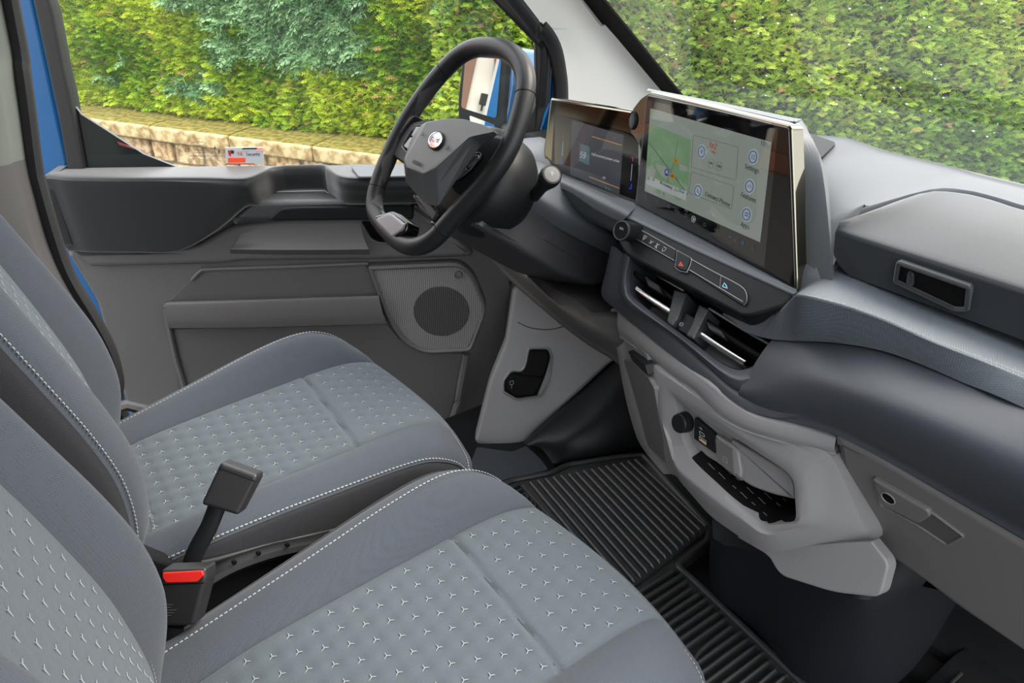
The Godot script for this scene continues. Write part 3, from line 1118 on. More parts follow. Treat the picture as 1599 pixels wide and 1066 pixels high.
	tube(b, cr(line, 4), 0.007, 0.007, 8)
	put("recess_edge", b.mesh(), M.grey, d)
	b = B.new()
	line = v3([-0.1758, 0.1231, 0.01, -0.1908, 0.0434, 0.01, -0.2129, -0.0659, 0.01, -0.2375, -0.1198, 0.01, -0.2605, -0.1284, 0.01])
	tube(b, cr(line, 5), 0.012, 0.012, 8)
	put("recess_fillet", b.mesh(), M.grey, d)

	# loudspeaker grille
	var out := rp(v2([-0.4249, 0.401, -0.1858, 0.4077, -0.15, 0.3743, -0.1146, 0.2703, -0.1609, 0.1404, -0.2974, 0.1353, -0.3511, 0.1751, -0.3902, 0.2547]), [0.008, 0.03, 0.03, 0.03, 0.02, 0.05, 0.03, 0.02], 6)
	b = B.new()
	frame(b, out, 0.012, 0.0, 0.034, 0.005)
	put("grille_rim", b.mesh(), M.grey, d)
	b = B.new()
	slab(b, rp(v2([-0.4116, 0.3881, -0.1896, 0.3952, -0.1586, 0.3672, -0.1267, 0.2686, -0.1713, 0.1506, -0.2935, 0.1452, -0.3406, 0.1806, -0.3785, 0.2563]), [0.006, 0.02, 0.02, 0.02, 0.015, 0.04, 0.02, 0.015], 6), 0.0, 0.026, 0.001)
	var grille := put("speaker_grille", b.mesh(), M.grille, d)
	b = B.new()
	var disc := PackedVector2Array()
	var c: Vector2 = Vector2(-0.2403, 0.2652)
	for i in 48:
		disc.append(c + Vector2(cos(TAU * i / 48), sin(TAU * i / 48)) * 0.0745)
	slab(b, disc, 0.02, 0.0285, 0.002)
	put("speaker_mesh", b.mesh(), M.grille_open, grille)
	b = B.new()
	lathe(b, v2([0.0, 0.03, 0.007, 0.03, 0.0085, 0.029, 0.0095, 0.031, 0.011, 0.029, 0.011, 0.02]), 20, Transform3D(Basis(), Vector3(Vector2(-0.1903, 0.3732).x, Vector2(-0.1903, 0.3732).y, 0.0)))
	put("tweeter_cap", b.mesh(), M.grey, grille)

	# wing mirror on its black arm; its panes look back past the driver's seat
	var mt := d.transform.affine_inverse() * Transform3D(Vector3(0.2294, 0, 0.9733), Vector3(0.1796, 0.9828, -0.0423), Vector3(-0.9566, 0.1845, 0.2255), Vector3(1.1943, 0.795, -1.063))
	b = B.new()
	slab(b, rp(v2([-0.0771, 0.0754, 0.0613, 0.1077, 0.0923, 0.0919, 0.0993, -0.0938, 0.0743, -0.1246, -0.0722, -0.1064, -0.0816, -0.0354]), 0.02, 4), -0.09, 0.006, 0.01)
	var shell := put("mirror_housing", b.mesh(), M.black, d, mt)
	b = B.new()
	slab(b, rp(v2([0.0608, 0.1108, 0.1053, 0.1056, 0.1186, 0.0224, 0.1045, -0.113, 0.0828, -0.1198]), 0.01, 4), -0.10, -0.002, 0.015)
	put("mirror_cap", b.mesh(), M.blue, shell)
	b = B.new()
	slab(b, rp(v2([-0.0615, 0.0698, 0.0664, 0.0762, 0.0712, -0.0733, -0.0603, -0.0635]), 0.01, 4), 0.0, 0.0085, 0.0)
	put("mirror_glass", b.mesh(), M.mirror, shell)
	b = B.new()
	slab(b, rp(v2([-0.0266, -0.0791, 0.0692, -0.0902, 0.0657, -0.1125, -0.019, -0.0985]), 0.006, 4), 0.0, 0.0085, 0.0)
	put("wide_angle_glass", b.mesh(), M.mirror, shell)
	b = B.new()
	line = v3([0.0118, 0.7222, -0.05, -0.017, 0.7113, -0.05])
	line.append_array(v3([-0.039, 0.6998, -0.22, -0.0649, 0.7171, -0.22]))
	tube(b, cr(line, 4), 0.04, 0.022, 10, false, Vector3.UP)
	put("mirror_arm", b.mesh(), M.black, d)

func door_prints(glass: Node3D):
	# etched marks and the sticker on the side window; n is the inner face of the glass
	var ink := mat(Color8(70, 62, 52), 0.7)
	var mk := B.new()
	for r in [[Vector3(-0.8519, 0.6973, -0.027), Vector3(-0.8395, 0.6972, -0.027)], [Vector3(-0.8532, 0.691, -0.027), Vector3(-0.8408, 0.6909, -0.027)], [Vector3(-0.8478, 0.702, -0.027), Vector3(-0.8504, 0.6894, -0.027)], [Vector3(-0.8417, 0.7019, -0.027), Vector3(-0.8442, 0.6893, -0.027)], [Vector3(-0.8305, 0.7034, -0.027), Vector3(-0.795, 0.703, -0.027)], [Vector3(-0.8247, 0.6939, -0.027), Vector3(-0.8061, 0.6937, -0.027)], [Vector3(-0.829, 0.6876, -0.027), Vector3(-0.8026, 0.6873, -0.027)], [Vector3(-0.8447, 0.679, -0.027), Vector3(-0.7949, 0.6785, -0.027)], [Vector3(-0.7918, 0.6784, -0.027), Vector3(-0.7607, 0.6781, -0.027)], [Vector3(-0.8446, 0.6718, -0.027), Vector3(-0.8321, 0.6717, -0.027)], [Vector3(-0.8215, 0.67, -0.027), Vector3(-0.8122, 0.6699, -0.027)]]:
		tube(mk, r, 0.0006, 0.0006, 4)
	var oval := []
	var c: Vector3 = Vector3(-0.8154, 0.7095, -0.027)
	for i in 24:
		oval.append(c + Vector3(cos(TAU * i / 24) * 0.0175, sin(TAU * i / 24) * 0.0048, 0))
	tube(mk, oval, 0.0005, 0.0005, 4, true, Vector3(0, 0, 1))
	for a in [[Vector3(-0.7807, 0.6839, -0.027), Vector3(-0.7775, 0.7013, -0.027)], [Vector3(-0.7674, 0.7011, -0.027), Vector3(-0.7703, 0.6854, -0.027)]]:
		tube(mk, a, 0.0006, 0.0006, 4)
		var dir: Vector3 = (a[1] - a[0]).normalized()
		tube(mk, [a[1] - dir * 0.006, a[1] + dir * 0.003], [0.0032, 0.0001], [0.0004, 0.0001], 6, false, Vector3(0, 0, 1))
	put("etched_marks", mk.mesh(), ink, glass)
	var b := B.new()
	var o := v2([-0.7528, 0.6989, -0.6602, 0.6987, -0.666, 0.6564, -0.7587, 0.6567])
	slab(b, o, -0.029, -0.026, 0.0005)
	var st := put("security_sticker", b.mesh(), M.print_white, glass)
	st.set_meta("label", "white and orange security sticker")
	var add := func(px: PackedVector2Array, m: Material, called: String):
		var q := B.new()
		slab(q, px, -0.0262, -0.0254, 0.0)
		put(called, q.mesh(), m, st)
	add.call(v2([-0.7083, 0.6985, -0.674, 0.6985, -0.6777, 0.6947, -0.7136, 0.6948]), M.print_dark, "black_flash")
	add.call(v2([-0.674, 0.6985, -0.66, 0.6985, -0.6613, 0.6903, -0.6793, 0.6897]), M.print_pink, "pink_flash")
	add.call(v2([-0.7499, 0.6737, -0.7077, 0.6736, -0.7096, 0.6622, -0.752, 0.662]), M.orange, "orange_panel")
	add.call(v2([-0.7579, 0.6597, -0.6897, 0.6591, -0.687, 0.6566, -0.7584, 0.6571]), M.print_red, "red_line")
	add.call(v2([-0.7475, 0.692, -0.7395, 0.693, -0.7424, 0.6768, -0.7471, 0.6809]), M.print_red, "shield")
	add.call(v2([-0.7394, 0.693, -0.7324, 0.6918, -0.7338, 0.6839, -0.741, 0.684]), M.print_dark, "shield")
	add.call(v2([-0.741, 0.6838, -0.7338, 0.6837, -0.7363, 0.6801, -0.7422, 0.6768]), M.print_pink, "shield")
	var sc := Transform3D(Basis(), Vector3(-0.7189, 0.6827, -0.0255))
	text("lettering", "TVL", 0.0068, M.print_red, st, sc)
	sc.origin = Vector3(-0.6877, 0.6821, -0.0255)
	text("lettering", "Security", 0.0068, M.print_dark, st, sc)
	sc.origin = Vector3(-0.7114, 0.6899, -0.0255)
	text("lettering", "Mechanical Security", 0.0019, M.print_pink, st, sc)

# ---------------------------------------------------------------- dashboard
func dashboard():
	var d := thing("dashboard", "wide dark dashboard with pale grey lower console, vents, shelf and glovebox", "dashboard")
	var b := B.new()
	# hidden carcass that carries everything
	rbox(b, Vector3(1.28, 0.60, -0.36), Vector3(0.42, 0.3, 0.62), 0.02)
	rbox(b, Vector3(1.20, 0.60, 0.38), Vector3(0.5, 0.34, 0.9), 0.02)
	put("carcass", b.mesh(), M.deep, d)

	# top pad, from the windscreen to the glovebox lid
	b = B.new()

	b = B.new()
	var far := v3([1.18, 0.8681, 0.2, 1.18, 0.8681, 0.23, 1.18, 0.8681, 0.26, 1.18, 0.868, 0.3, 1.18, 0.8679, 0.35, 1.18, 0.8677, 0.45, 1.18, 0.8674, 0.6, 1.18, 0.8673, 0.86])
	var seam := v3([0.9523, 0.8579, 0.2, 1.0598, 0.8708, 0.23, 1.0918, 0.872, 0.26, 1.0954, 0.872, 0.3, 1.0888, 0.872, 0.35, 1.0755, 0.872, 0.45, 1.0654, 0.872, 0.6, 1.0654, 0.872, 0.86])
	for k in [5, 6, 7]:
		seam[k] = Vector3(seam[4].x + 0.01, seam[4].y, seam[k].z)
	var rear := []
	for p in far:
		rear.append(Vector3(1.62, 0.715, p.z))
	skin(b, [rear, shift(far, Vector3(0.06, -0.012, 0)), far, mid(far, seam, 0.5, Vector3(0, 0.002, 0)), mid(far, seam, 0.93, Vector3(0, 0.001, 0)), seam, shift(seam, Vector3(-0.006, -0.012, 0)), shift(seam, Vector3(-0.03, -0.05, 0))], 3, 4)
	# valley beside the touchscreen
	skin(b, [
		v3([1.62, 0.68, -0.76, 1.62, 0.69, -0.5, 1.62, 0.715, -0.3, 1.62, 0.715, 0.0, 1.62, 0.715, 0.1, 1.62, 0.715, 0.2]),
		[Vector3(1.24, 0.66, -0.76), Vector3(1.24, 0.70, -0.5), Vector3(1.24, 0.79, -0.3), Vector3(1.24, 0.857, -0.03), Vector3(1.24, 0.857, 0.08), far[0] + Vector3(0.06, -0.012, 0)],
		[Vector3(1.18, 0.68, -0.76), Vector3(1.18, 0.72, -0.5), Vector3(1.18, 0.79, -0.3), Vector3(1.18, 0.869, -0.03), Vector3(1.18, 0.869, 0.08), far[0]],
		[Vector3(1.1, 0.69, -0.76), Vector3(1.1, 0.72, -0.5), Vector3(1.1, 0.78, -0.3)] + v3([1.09, 0.8399, -0.0096, 1.09, 0.8592, 0.0547]) + [far[0].lerp(seam[0], 0.5) + Vector3(0, 0.002, 0)],
		[Vector3(1.05, 0.69, -0.76), Vector3(1.05, 0.71, -0.5), Vector3(1.05, 0.76, -0.3)] + v3([0.985, 0.8005, 0.0703, 0.985, 0.8302, 0.1223]) + [far[0].lerp(seam[0], 0.93) + Vector3(0, 0.001, 0)],
		[Vector3(1.02, 0.68, -0.76), Vector3(1.02, 0.70, -0.5), Vector3(1.02, 0.74, -0.3)] + v3([0.905, 0.7811, 0.1391, 0.905, 0.8028, 0.1757]) + [seam[0]],
		[Vector3(1.0, 0.66, -0.76), Vector3(1.0, 0.68, -0.5), Vector3(1.0, 0.7, -0.3)] + v3([0.878, 0.7465, 0.1715, 0.878, 0.7728, 0.211]) + [Vector3(0.89, 0.785, 0.21)]], 3, 4)
	put("top_pad", b.mesh(50.0), M.top, d)
	b = B.new()
	slab(b, rp(v2([0, 0, 0.0662, 0, 0.0947, -0.0571, 0.089, -0.076]), 0.01), -0.03, 0.008, 0.0)
	put("tray", b.mesh(), M.black, d, Transform3D(Vector3(-0.2267, -0.0197, 0.9738), Vector3(0.9542, 0.1958, 0.2261), Vector3(-0.1952, 0.9804, -0.0255), Vector3(1.18, 0.8687, -0.0472)))
	# demister slot at the foot of the windscreen
	b = B.new()
	for k in 3:
		rbox(b, Vector3(1.40 + k * 0.022, 0.802 - k * 0.008, 0.06), Vector3(0.012, 0.006, 0.62), 0.002)
	put("demister_slot", b.mesh(), M.deep, d)

	# upper glovebox lid
	b = B.new()
	var back := v3([0.9014, 0.8475, 0.203, 1.0363, 0.8701, 0.23, 1.0778, 0.872, 0.26, 1.0848, 0.872, 0.3, 1.0762, 0.872, 0.35, 1.0551, 0.872, 0.45, 1.0379, 0.872, 0.6, 1.0379, 0.872, 0.86])
	for k in [5, 6, 7]:
		back[k] = Vector3(back[4].x + 0.01, back[4].y, back[k].z)
	var front := v3([0.897, 0.8425, 0.203, 0.8959, 0.8429, 0.23, 0.894, 0.844, 0.26, 0.8915, 0.8454, 0.3, 0.8884, 0.8471, 0.35, 0.8822, 0.8507, 0.45, 0.8728, 0.8559, 0.6, 0.8566, 0.865, 0.86])
	var low := v3([0.9051, 0.8013, 0.203, 0.9003, 0.7884, 0.23, 0.8969, 0.7889, 0.26, 0.8924, 0.7909, 0.3, 0.8868, 0.7934, 0.35, 0.8756, 0.7985, 0.45, 0.8589, 0.806, 0.6, 0.8298, 0.8191, 0.86])
	skin(b, [shift(back, Vector3(0.004, -0.03, 0)), shift(back, Vector3(0.001, -0.003, 0)), mid(back, front, 0.1, Vector3(0, 0.003, 0)), mid(back, front, 0.5, Vector3(0, 0.007, 0)), mid(back, front, 0.93, Vector3(0, 0.002, 0)), shift(front, Vector3(-0.002, -0.003, 0)), mid(front, low, 0.25, Vector3(-0.003, 0, 0)), mid(front, low, 0.9, Vector3(-0.001, 0, 0)), shift(low, Vector3(0.008, -0.002, 0)), shift(low, Vector3(0.08, 0, 0))], 3, 4)
	var lid := put("glovebox_lid", b.mesh(50.0), M.pad, d)
	b = B.new()
	frame(b, rp(v2([0.0973, -0.011, 0.1886, -0.0126, 0.1921, -0.0431, 0.1768, -0.0491, 0.0972, -0.0403]), 0.004), 0.005, -0.01, 0.011, 0.002)
	put("handle_surround", b.mesh(), M.pad, lid, Transform3D(Vector3(-0.0629, 0.0332, 0.9975), Vector3(-0.087, 0.9955, -0.0386), Vector3(-0.9942, -0.0892, -0.0597), Vector3(0.895, 0.8435, 0.1996)))
	b = B.new()
	slab(b, rp(v2([0.101, -0.0132, 0.1862, -0.0151, 0.1892, -0.0401, 0.1761, -0.046, 0.1011, -0.038]), 0.004), -0.01, 0.007, 0.0)
	put("handle_recess", b.mesh(), M.deep, lid, Transform3D(Vector3(-0.0629, 0.0332, 0.9975), Vector3(-0.087, 0.9955, -0.0386), Vector3(-0.9942, -0.0892, -0.0597), Vector3(0.895, 0.8435, 0.1996)))
	b = B.new()
	slab(b, rp(v2([0.113, -0.0193, 0.1213, -0.0199, 0.1236, -0.0369, 0.1138, -0.0379]), 0.005), -0.01, 0.010, 0.003)
	put("latch", b.mesh(), M.pad, lid, Transform3D(Vector3(-0.0629, 0.0332, 0.9975), Vector3(-0.087, 0.9955, -0.0386), Vector3(-0.9942, -0.0892, -0.0597), Vector3(0.895, 0.8435, 0.1996)))

	# patterned shelf
	b = B.new()
	var edge := v3([0.875, 0.6734, 0.0651, 0.862, 0.6886, 0.1209, 0.85, 0.727, 0.1734, 0.83, 0.7637, 0.2011, 0.801, 0.787, 0.2307, 0.8181, 0.787, 0.2766, 0.8234, 0.787, 0.3326, 0.8189, 0.787, 0.3886, 0.8217, 0.787, 0.4362, 0.8228, 0.787, 0.4823, 0.8206, 0.787, 0.575])
	var under := v3([0.868, 0.6666, 0.0673, 0.855, 0.6708, 0.1206, 0.848, 0.6809, 0.1648, 0.845, 0.6921, 0.1947, 0.842, 0.703, 0.2191, 0.84, 0.7213, 0.2628, 0.832, 0.7426, 0.3262, 0.826, 0.7507, 0.3818, 0.817, 0.7552, 0.4319, 0.807, 0.7621, 0.4787, 0.805, 0.7601, 0.5709])
	var inner := []
	for p in edge:
		inner.append(Vector3(0.93, 0.785, p.z))
	skin(b, [inner, mid(inner, edge, 0.5), mid(inner, edge, 0.92), shift(edge, Vector3(-0.001, -0.002, 0)), mid(edge, under, 0.2, Vector3(-0.002, 0, 0)), mid(edge, under, 0.9, Vector3(-0.001, 0, 0)), shift(under, Vector3(0.006, -0.003, 0)), shift(under, Vector3(0.06, -0.005, 0))], 3, 4)
	put("shelf_trim", b.mesh(50.0), M.knurl, d)

	# dark padded front below the shelf
	b = B.new()
	var zc := [0.17, 0.21, 0.26, 0.32, 0.4, 0.5, 0.65, 0.86]
	var up_row := v3([0.8568, 0.6821, 0.17, 0.8546, 0.6984, 0.21, 0.8516, 0.7186, 0.26, 0.8447, 0.7386, 0.32, 0.8342, 0.7502, 0.4, 0.8165, 0.7618, 0.5, 0.789, 0.7808, 0.65, 0.757, 0.803, 0.86])
	var crest := v3([0.8046, 0.632, 0.17, 0.798, 0.6556, 0.21, 0.7897, 0.6848, 0.26, 0.7775, 0.7041, 0.32, 0.7621, 0.7189, 0.4, 0.7523, 0.726, 0.5, 0.7416, 0.7328, 0.65, 0.7266, 0.7423, 0.86])
	var bot := v3([0.7941, 0.5976, 0.17, 0.7903, 0.5996, 0.21, 0.79, 0.6147, 0.26, 0.79, 0.6312, 0.32, 0.79, 0.6328, 0.4, 0.79, 0.629, 0.5, 0.79, 0.6232, 0.65, 0.79, 0.6152, 0.86])
	skin(b, [shift(up_row, Vector3(0.05, 0, 0)), up_row, mid(up_row, crest, 0.5, Vector3(-0.002, 0.006, 0)), crest, mid(crest, bot, 0.45, Vector3(-0.008, 0, 0)), mid(crest, bot, 0.85, Vector3(0.0, 0, 0)), bot, shift(bot, Vector3(0.05, 0.0, 0))], 3, 4)
	# lip that runs round the centre vents
	var ins := v3([-0.0234, 0.0246, 0, -0.0044, -0.0027, 0, 0.016, -0.0214, 0, 0.0465, -0.0314, 0, 0.1827, -0.0252, 0, 0.2637, -0.0184, 0, 0.2882, 0, 0, 0.2904, 0.0224, 0, 0.2898, 0.05, 0])
	var cre := v3([-0.0228, 0.0184, 0.01, -0.0038, -0.0086, 0.01, 0.0195, -0.0296, 0.01, 0.0538, -0.0396, 0.01, 0.1762, -0.0327, 0.01, 0.2796, -0.0278, 0.01, 0.3073, -0.0055, 0.01, 0.3138, 0.0222, 0.01, 0.317, 0.0603, 0.01])
	var lip := v3([-0.0461, 0.0127, 0.002, -0.0201, -0.0137, 0.002, 0.0065, -0.0373, 0.002, 0.0511, -0.0478, 0.002, 0.1519, -0.0362, 0.002, 0.2824, -0.0377, 0.002, 0.3069, -0.0223, 0.002, 0.3256, 0.0114, 0.002, 0.3251, 0.0705, 0.002])
	var out := v3([0.9, 0.6853, -0.2131, 0.89, 0.634, -0.2144, 0.875, 0.5958, -0.2048, 0.855, 0.5967, -0.1313, 0.822, 0.5963, 0.0097, 0.795, 0.5972, 0.1602, 0.79, 0.5998, 0.2128, 0.79, 0.6227, 0.2669, 0.79, 0.6868, 0.3044])
	var vt: Transform3D = Transform3D(Vector3(-0.1463, -0.1167, 0.9823), Vector3(0.6803, 0.7091, 0.1856), Vector3(-0.7182, 0.6954, -0.0243), Vector3(0.865, 0.6737, -0.1216))
	var b2 := B.new()
	for a in [ins, cre, lip]:
		for i in a.size():
			a[i] = vt * a[i]
	var deepr := shift(ins, vt.basis.z * -0.09)
	skin(b2, [deepr, shift(ins, vt.basis.z * -0.006), ins, cre, mid(cre, lip, 0.5, vt.basis.z * 0.002), lip, mid(lip, out, 0.15, vt.basis.z * -0.003), mid(lip, out, 0.6, vt.basis.z * 0.004), out, shift(out, Vector3(0.07, 0.01, 0))], 4, 3, [2])
	put("padded_front", b.mesh(60.0), M.front, d)
	put("vent_surround", b2.mesh(45.0), M.front, d)

	# centre vents
	b = B.new()
	slab(b, v2([-0.0681, 0.0246, 0.0479, -0.0403, 0.2747, -0.0289, 0.3011, -0.0087, 0.3083, 0.0668, 0.1598, 0.0664]), -0.10, -0.075, 0.0)
	put("vent_duct", b.mesh(), M.deep, d, vt)
	for e in [
		[v3([-0.0194, 0.0151, -0.004, 0.1029, 0.027, -0.004]), 0.0022, M.satin, "vent_trim"],
		[v3([0.1619, 0.0296, -0.004, 0.2376, 0.0364, -0.004, 0.2841, 0.042, -0.004]), 0.0022, M.satin, "vent_trim"],
		[v3([-0.0085, -0.0002, -0.008, 0.0595, 0.0057, -0.008, 0.1069, 0.0076, -0.008]), 0.004, M.black, "vent_vane"],
		[v3([0.0231, -0.0174, -0.006, 0.0706, -0.0148, -0.006, 0.1175, -0.011, -0.006]), 0.005, M.chrome, "vent_vane"],
		[v3([0.1674, 0.0121, -0.008, 0.2238, 0.015, -0.008, 0.2816, 0.0203, -0.008]), 0.004, M.black, "vent_vane"],
		[v3([0.1765, -0.0091, -0.006, 0.2251, -0.0056, -0.006, 0.2733, -0.0006, -0.006]), 0.005, M.chrome, "vent_vane"]]:
		b = B.new()
		for i in 2 if e[3] == "vent_vane" else 1:
			tube(b, cr(e[0], 4), e[1], e[1] * 0.6, 10, false, Vector3(0, 0, 1))
		if e[3] == "vent_vane":
			var q := B.new()
			var deep := shift(e[0], Vector3(0, -0.004, -0.045))
			skin(q, [shift(e[0], Vector3(0, 0.002, -0.002)), shift(deep, Vector3(0, 0.002, 0)), shift(deep, Vector3(0, -0.002, 0)), shift(e[0], Vector3(0, -0.002, -0.002))], 2, 1)
			b.join(q)
		put(e[3], b.mesh(), e[2], d, vt)
	for px in [v2([0.026, 0.0062, 0.0618, 0.0092, 0.0757, 0.0015, 0.0434, -0.0025]), v2([0.1801, 0.0109, 0.2117, 0.0147, 0.2235, 0.009, 0.1915, 0.0045])]:
		b = B.new()
		slab(b, rp(px, 0.002), -0.012, 0.002, 0.002)
		put("vent_tab", b.mesh(), M.shroud, d, vt)
	for px in [v2([0.0918, 0.0188, 0.1154, 0.0272, 0.1366, -0.0123, 0.1376, -0.0277, 0.1242, -0.0276]), v2([0.1482, 0.0247, 0.1682, 0.0276, 0.1853, -0.022, 0.17, -0.025, 0.1647, -0.0089])]:
		b = B.new()
		slab(b, rp(px, 0.003), -0.04, 0.004, 0.003)
		put("vent_divider", b.mesh(), M.knurl_black, d, vt)
	b = B.new()
	slab(b, rp(v2([0.1257, 0.0018, 0.1551, 0.0056, 0.1675, -0.0228, 0.1394, -0.0264]), 0.002), -0.03, -0.006, 0.002)
	var park := put("parking_switch", b.mesh(), M.black, d, vt)
	b = B.new()
	var ring := []
	for i in 16:
		ring.append(Vector3(0.1428, -0.0156, -0.0055) + Vector3(cos(TAU * i / 16), sin(TAU * i / 16), 0) * 0.0032)
	tube(b, ring, 0.0006, 0.0006, 4, true, Vector3(0, 0, 1))
	put("symbol", b.mesh(), M.icon, park)
	text("symbol", "P", 0.003, M.icon, park, Transform3D(Basis(), Vector3(0.1428, -0.0156, -0.0055)))

	button_panel(d)
	console(d)
	glovebox(d)
	driver_side(d)

func button_panel(d: Node3D):
	var t: Transform3D = Transform3D(Vector3(-0.121, -0.048, 0.9915), Vector3(0.6696, 0.7334, 0.1172), Vector3(-0.7328, 0.6781, -0.0566), Vector3(0.875, 0.7333, -0.1617))
	var b := B.new()
	slab(b, rp(v2([-0.0303, 0.0235, 0.1666, 0.037, 0.34, 0.0495, 0.3413, 0.025, 0.3101, -0.0078, 0.2933, -0.0172, 0.1656, -0.0238, 0.0363, -0.0328, 0.0009, -0.0199, -0.026, 0.0089]), [0.01, 0.0, 0.004, 0.01, 0.01, 0.01, 0.0, 0.012, 0.01, 0.01]), -0.05, 0.0, 0.004)
	var p := put("button_panel", b.mesh(), M.black, d, t)
	b = B.new()
	var back := [Vector3(0.9719, 0.7425, -0.2915), Vector3(0.957, 0.7462, -0.2219), Vector3(0.9079, 0.751, 0.0049), Vector3(0.8703, 0.7542, 0.1786)]
	var front := [Vector3(0.8941, 0.7525, -0.1951), Vector3(0.894, 0.7534, -0.184), Vector3(0.878, 0.7522, 0.0093), Vector3(0.8657, 0.7534, 0.1832)]
	skin(b, [shift(back, Vector3(0.03, -0.002, 0)), back, mid(back, front, 0.6, Vector3(0, 0.002, 0)), mid(back, front, 0.9, Vector3(0, 0.001, 0)), front, shift(front, t.basis.y * -0.006 + t.basis.z * 0.0005), shift(front, t.basis.y * -0.01 - t.basis.z * 0.02)], 3, 4)
	put("ledge", b.mesh(60.0), M.top, p, t.affine_inverse())
	var strip := v2([0.0318, -0.0022, 0.0272, 0.009, 0.0304, 0.0144, 0.1228, 0.0144, 0.1341, -0.0003])
	b = B.new()
	slab(b, rp(strip, 0.002), -0.004, 0.003, 0.001)
	var keys := put("climate_button", b.mesh(), M.black, p)
	b = B.new()
	tube(b, cr(v3([0.0318, -0.0022, 0.003, 0.026, 0.0085, 0.003, 0.0304, 0.0144, 0.003, 0.1219, 0.0152, 0.003]), 3), 0.0008, 0.0008, 5, false, Vector3(0, 0, 1))
	tube(b, v3([0.0318, -0.0022, 0.003, 0.1341, -0.0003, 0.003]), 0.0007, 0.0007, 5, false, Vector3(0, 0, 1))
	put("button_edge", b.mesh(), M.satin, keys)
	var icons := v3([0.0357, 0.0061, 0.0032, 0.0513, 0.006, 0.0032, 0.0698, 0.006, 0.0032, 0.0844, 0.0064, 0.0032, 0.1013, 0.0066, 0.0032])
	for i in 5:
		b = B.new()
		var c: Vector3 = icons[i]
		var s := 0.0036
		var shapes := [
			[[Vector3(-1, 0.6, 0), Vector3(0.6, 0.6, 0), Vector3(0.6, -0.6, 0), Vector3(-1, -0.6, 0)], [Vector3(-0.5, 0, 0), Vector3(1.1, 0, 0)]],
			[[Vector3(-1, 1, 0), Vector3(1, 1, 0), Vector3(0.6, -0.3, 0), Vector3(-0.6, -0.3, 0), Vector3(-1, 1, 0)], [Vector3(0, 0.5, 0), Vector3(0, -1.3, 0)]],
			[[Vector3(-1, -0.8, 0), Vector3(1, 0.8, 0)], [Vector3(-0.9, 0.8, 0), Vector3(0.4, -0.8, 0)]],
			[[Vector3(-0.8, 1, 0), Vector3(0.6, -1, 0)], [Vector3(0.8, 1, 0), Vector3(-0.8, -1, 0)], [Vector3(-0.2, -1.1, 0), Vector3(1, -1.1, 0)]],
			[[Vector3(-1, 0.9, 0), Vector3(0.9, 0.9, 0), Vector3(0.9, -0.2, 0)], [Vector3(-0.9, 0, 0), Vector3(0.2, -1.2, 0), Vector3(0.9, -0.2, 0)]]]
		for pl in shapes[i]:
			var path := []
			for q in pl:
				path.append(c + q * s)
			tube(b, path, 0.0006, 0.0003, 4, false, Vector3(0, 0, 1))
		put("symbol", b.mesh(), M.icon, keys)
	b = B.new()
	slab(b, rp(v2([0.1268, 0.015, 0.1584, 0.0153, 0.1629, 0.0076, 0.1674, -0.0048, 0.1567, -0.0077, 0.1444, -0.0076]), 0.002), -0.004, 0.0055, 0.0015)
	var hz := put("hazard_button", b.mesh(), M.black, p)
	b = B.new()
	frame(b, rp(v2([0.124, 0.0162, 0.1597, 0.0171, 0.1657, 0.0078, 0.17, -0.006, 0.1573, -0.0099, 0.1442, -0.009]), 0.002), 0.0013, -0.003, 0.004, 0.0004)
	put("button_edge", b.mesh(), M.satin, hz)
	b = B.new()
	slab(b, v2([0.1474, 0.0039, 0.159, -0.0009, 0.149, -0.004]), 0.005, 0.0058, 0.0)
	put("hazard_triangle", b.mesh(), M.print_red, hz)
	b = B.new()
	slab(b, rp(v2([0.1575, 0.0148, 0.2609, 0.0177, 0.2812, 0.0123, 0.2894, 0.0018, 0.2886, -0.0043, 0.1707, -0.002]), [0.001, 0.004, 0.004, 0.003, 0.003, 0.001]), -0.004, 0.003, 0.001)
	var k2 := put("blank_button", b.mesh(), M.black, p)
	b = B.new()
	tube(b, cr(v3([0.1575, 0.0148, 0.003, 0.2113, 0.0159, 0.003, 0.2609, 0.0177, 0.003, 0.279, 0.0134, 0.003, 0.2888, 0.0038, 0.003, 0.2894, -0.0038, 0.003]), 3), 0.0008, 0.0008, 5, false, Vector3(0, 0, 1))
	tube(b, v3([0.1691, -0.0004, 0.003, 0.2844, 0.0003, 0.003]), 0.0007, 0.0007, 5, false, Vector3(0, 0, 1))
	tube(b, v3([0.2237, 0.0174, 0.003, 0.2367, 0.0005, 0.003]), 0.0005, 0.0005, 5, false, Vector3(0, 0, 1))
	put("button_edge", b.mesh(), M.satin, k2)
	b = B.new()
	var ic := v3([0.2391, 0.0039, 0.0032, 0.2378, 0.0097, 0.0032, 0.2438, 0.0076, 0.0032, 0.2485, 0.0054, 0.0032, 0.2403, 0.004, 0.0032])
	tube(b, ic, 0.0008, 0.0003, 4, true, Vector3(0, 0, 1))
	put("symbol", b.mesh(), mat(Color8(120, 180, 200), 0.5), k2)
	# volume knob
	b = B.new()
	lathe(b, v2([0.0155, -0.02, 0.0155, 0.012, 0.0165, 0.017, 0.0165, 0.0215, 0.0150, 0.0235, 0.0135, 0.0235, 0.0130, 0.0220, 0.0, 0.0220]), 40)
	var kn := put("volume_knob", b.mesh(30.0), M.black, d, Transform3D(Vector3(0.1005, 0, 0.9949), Vector3(0.3456, 0.9377, -0.0349), Vector3(-0.933, 0.3474, 0.0942), Vector3(0.862, 0.7417, -0.1365)))
	b = B.new()
	lathe(b, v2([0.0152, 0.0225, 0.0158, 0.0242, 0.0142, 0.0242, 0.0138, 0.0225]), 40)
	put("knob_ring", b.mesh(), M.chrome, kn)
	b = B.new()
	lathe(b, v2([0.0138, 0.0225, 0.0, 0.0230]), 40)
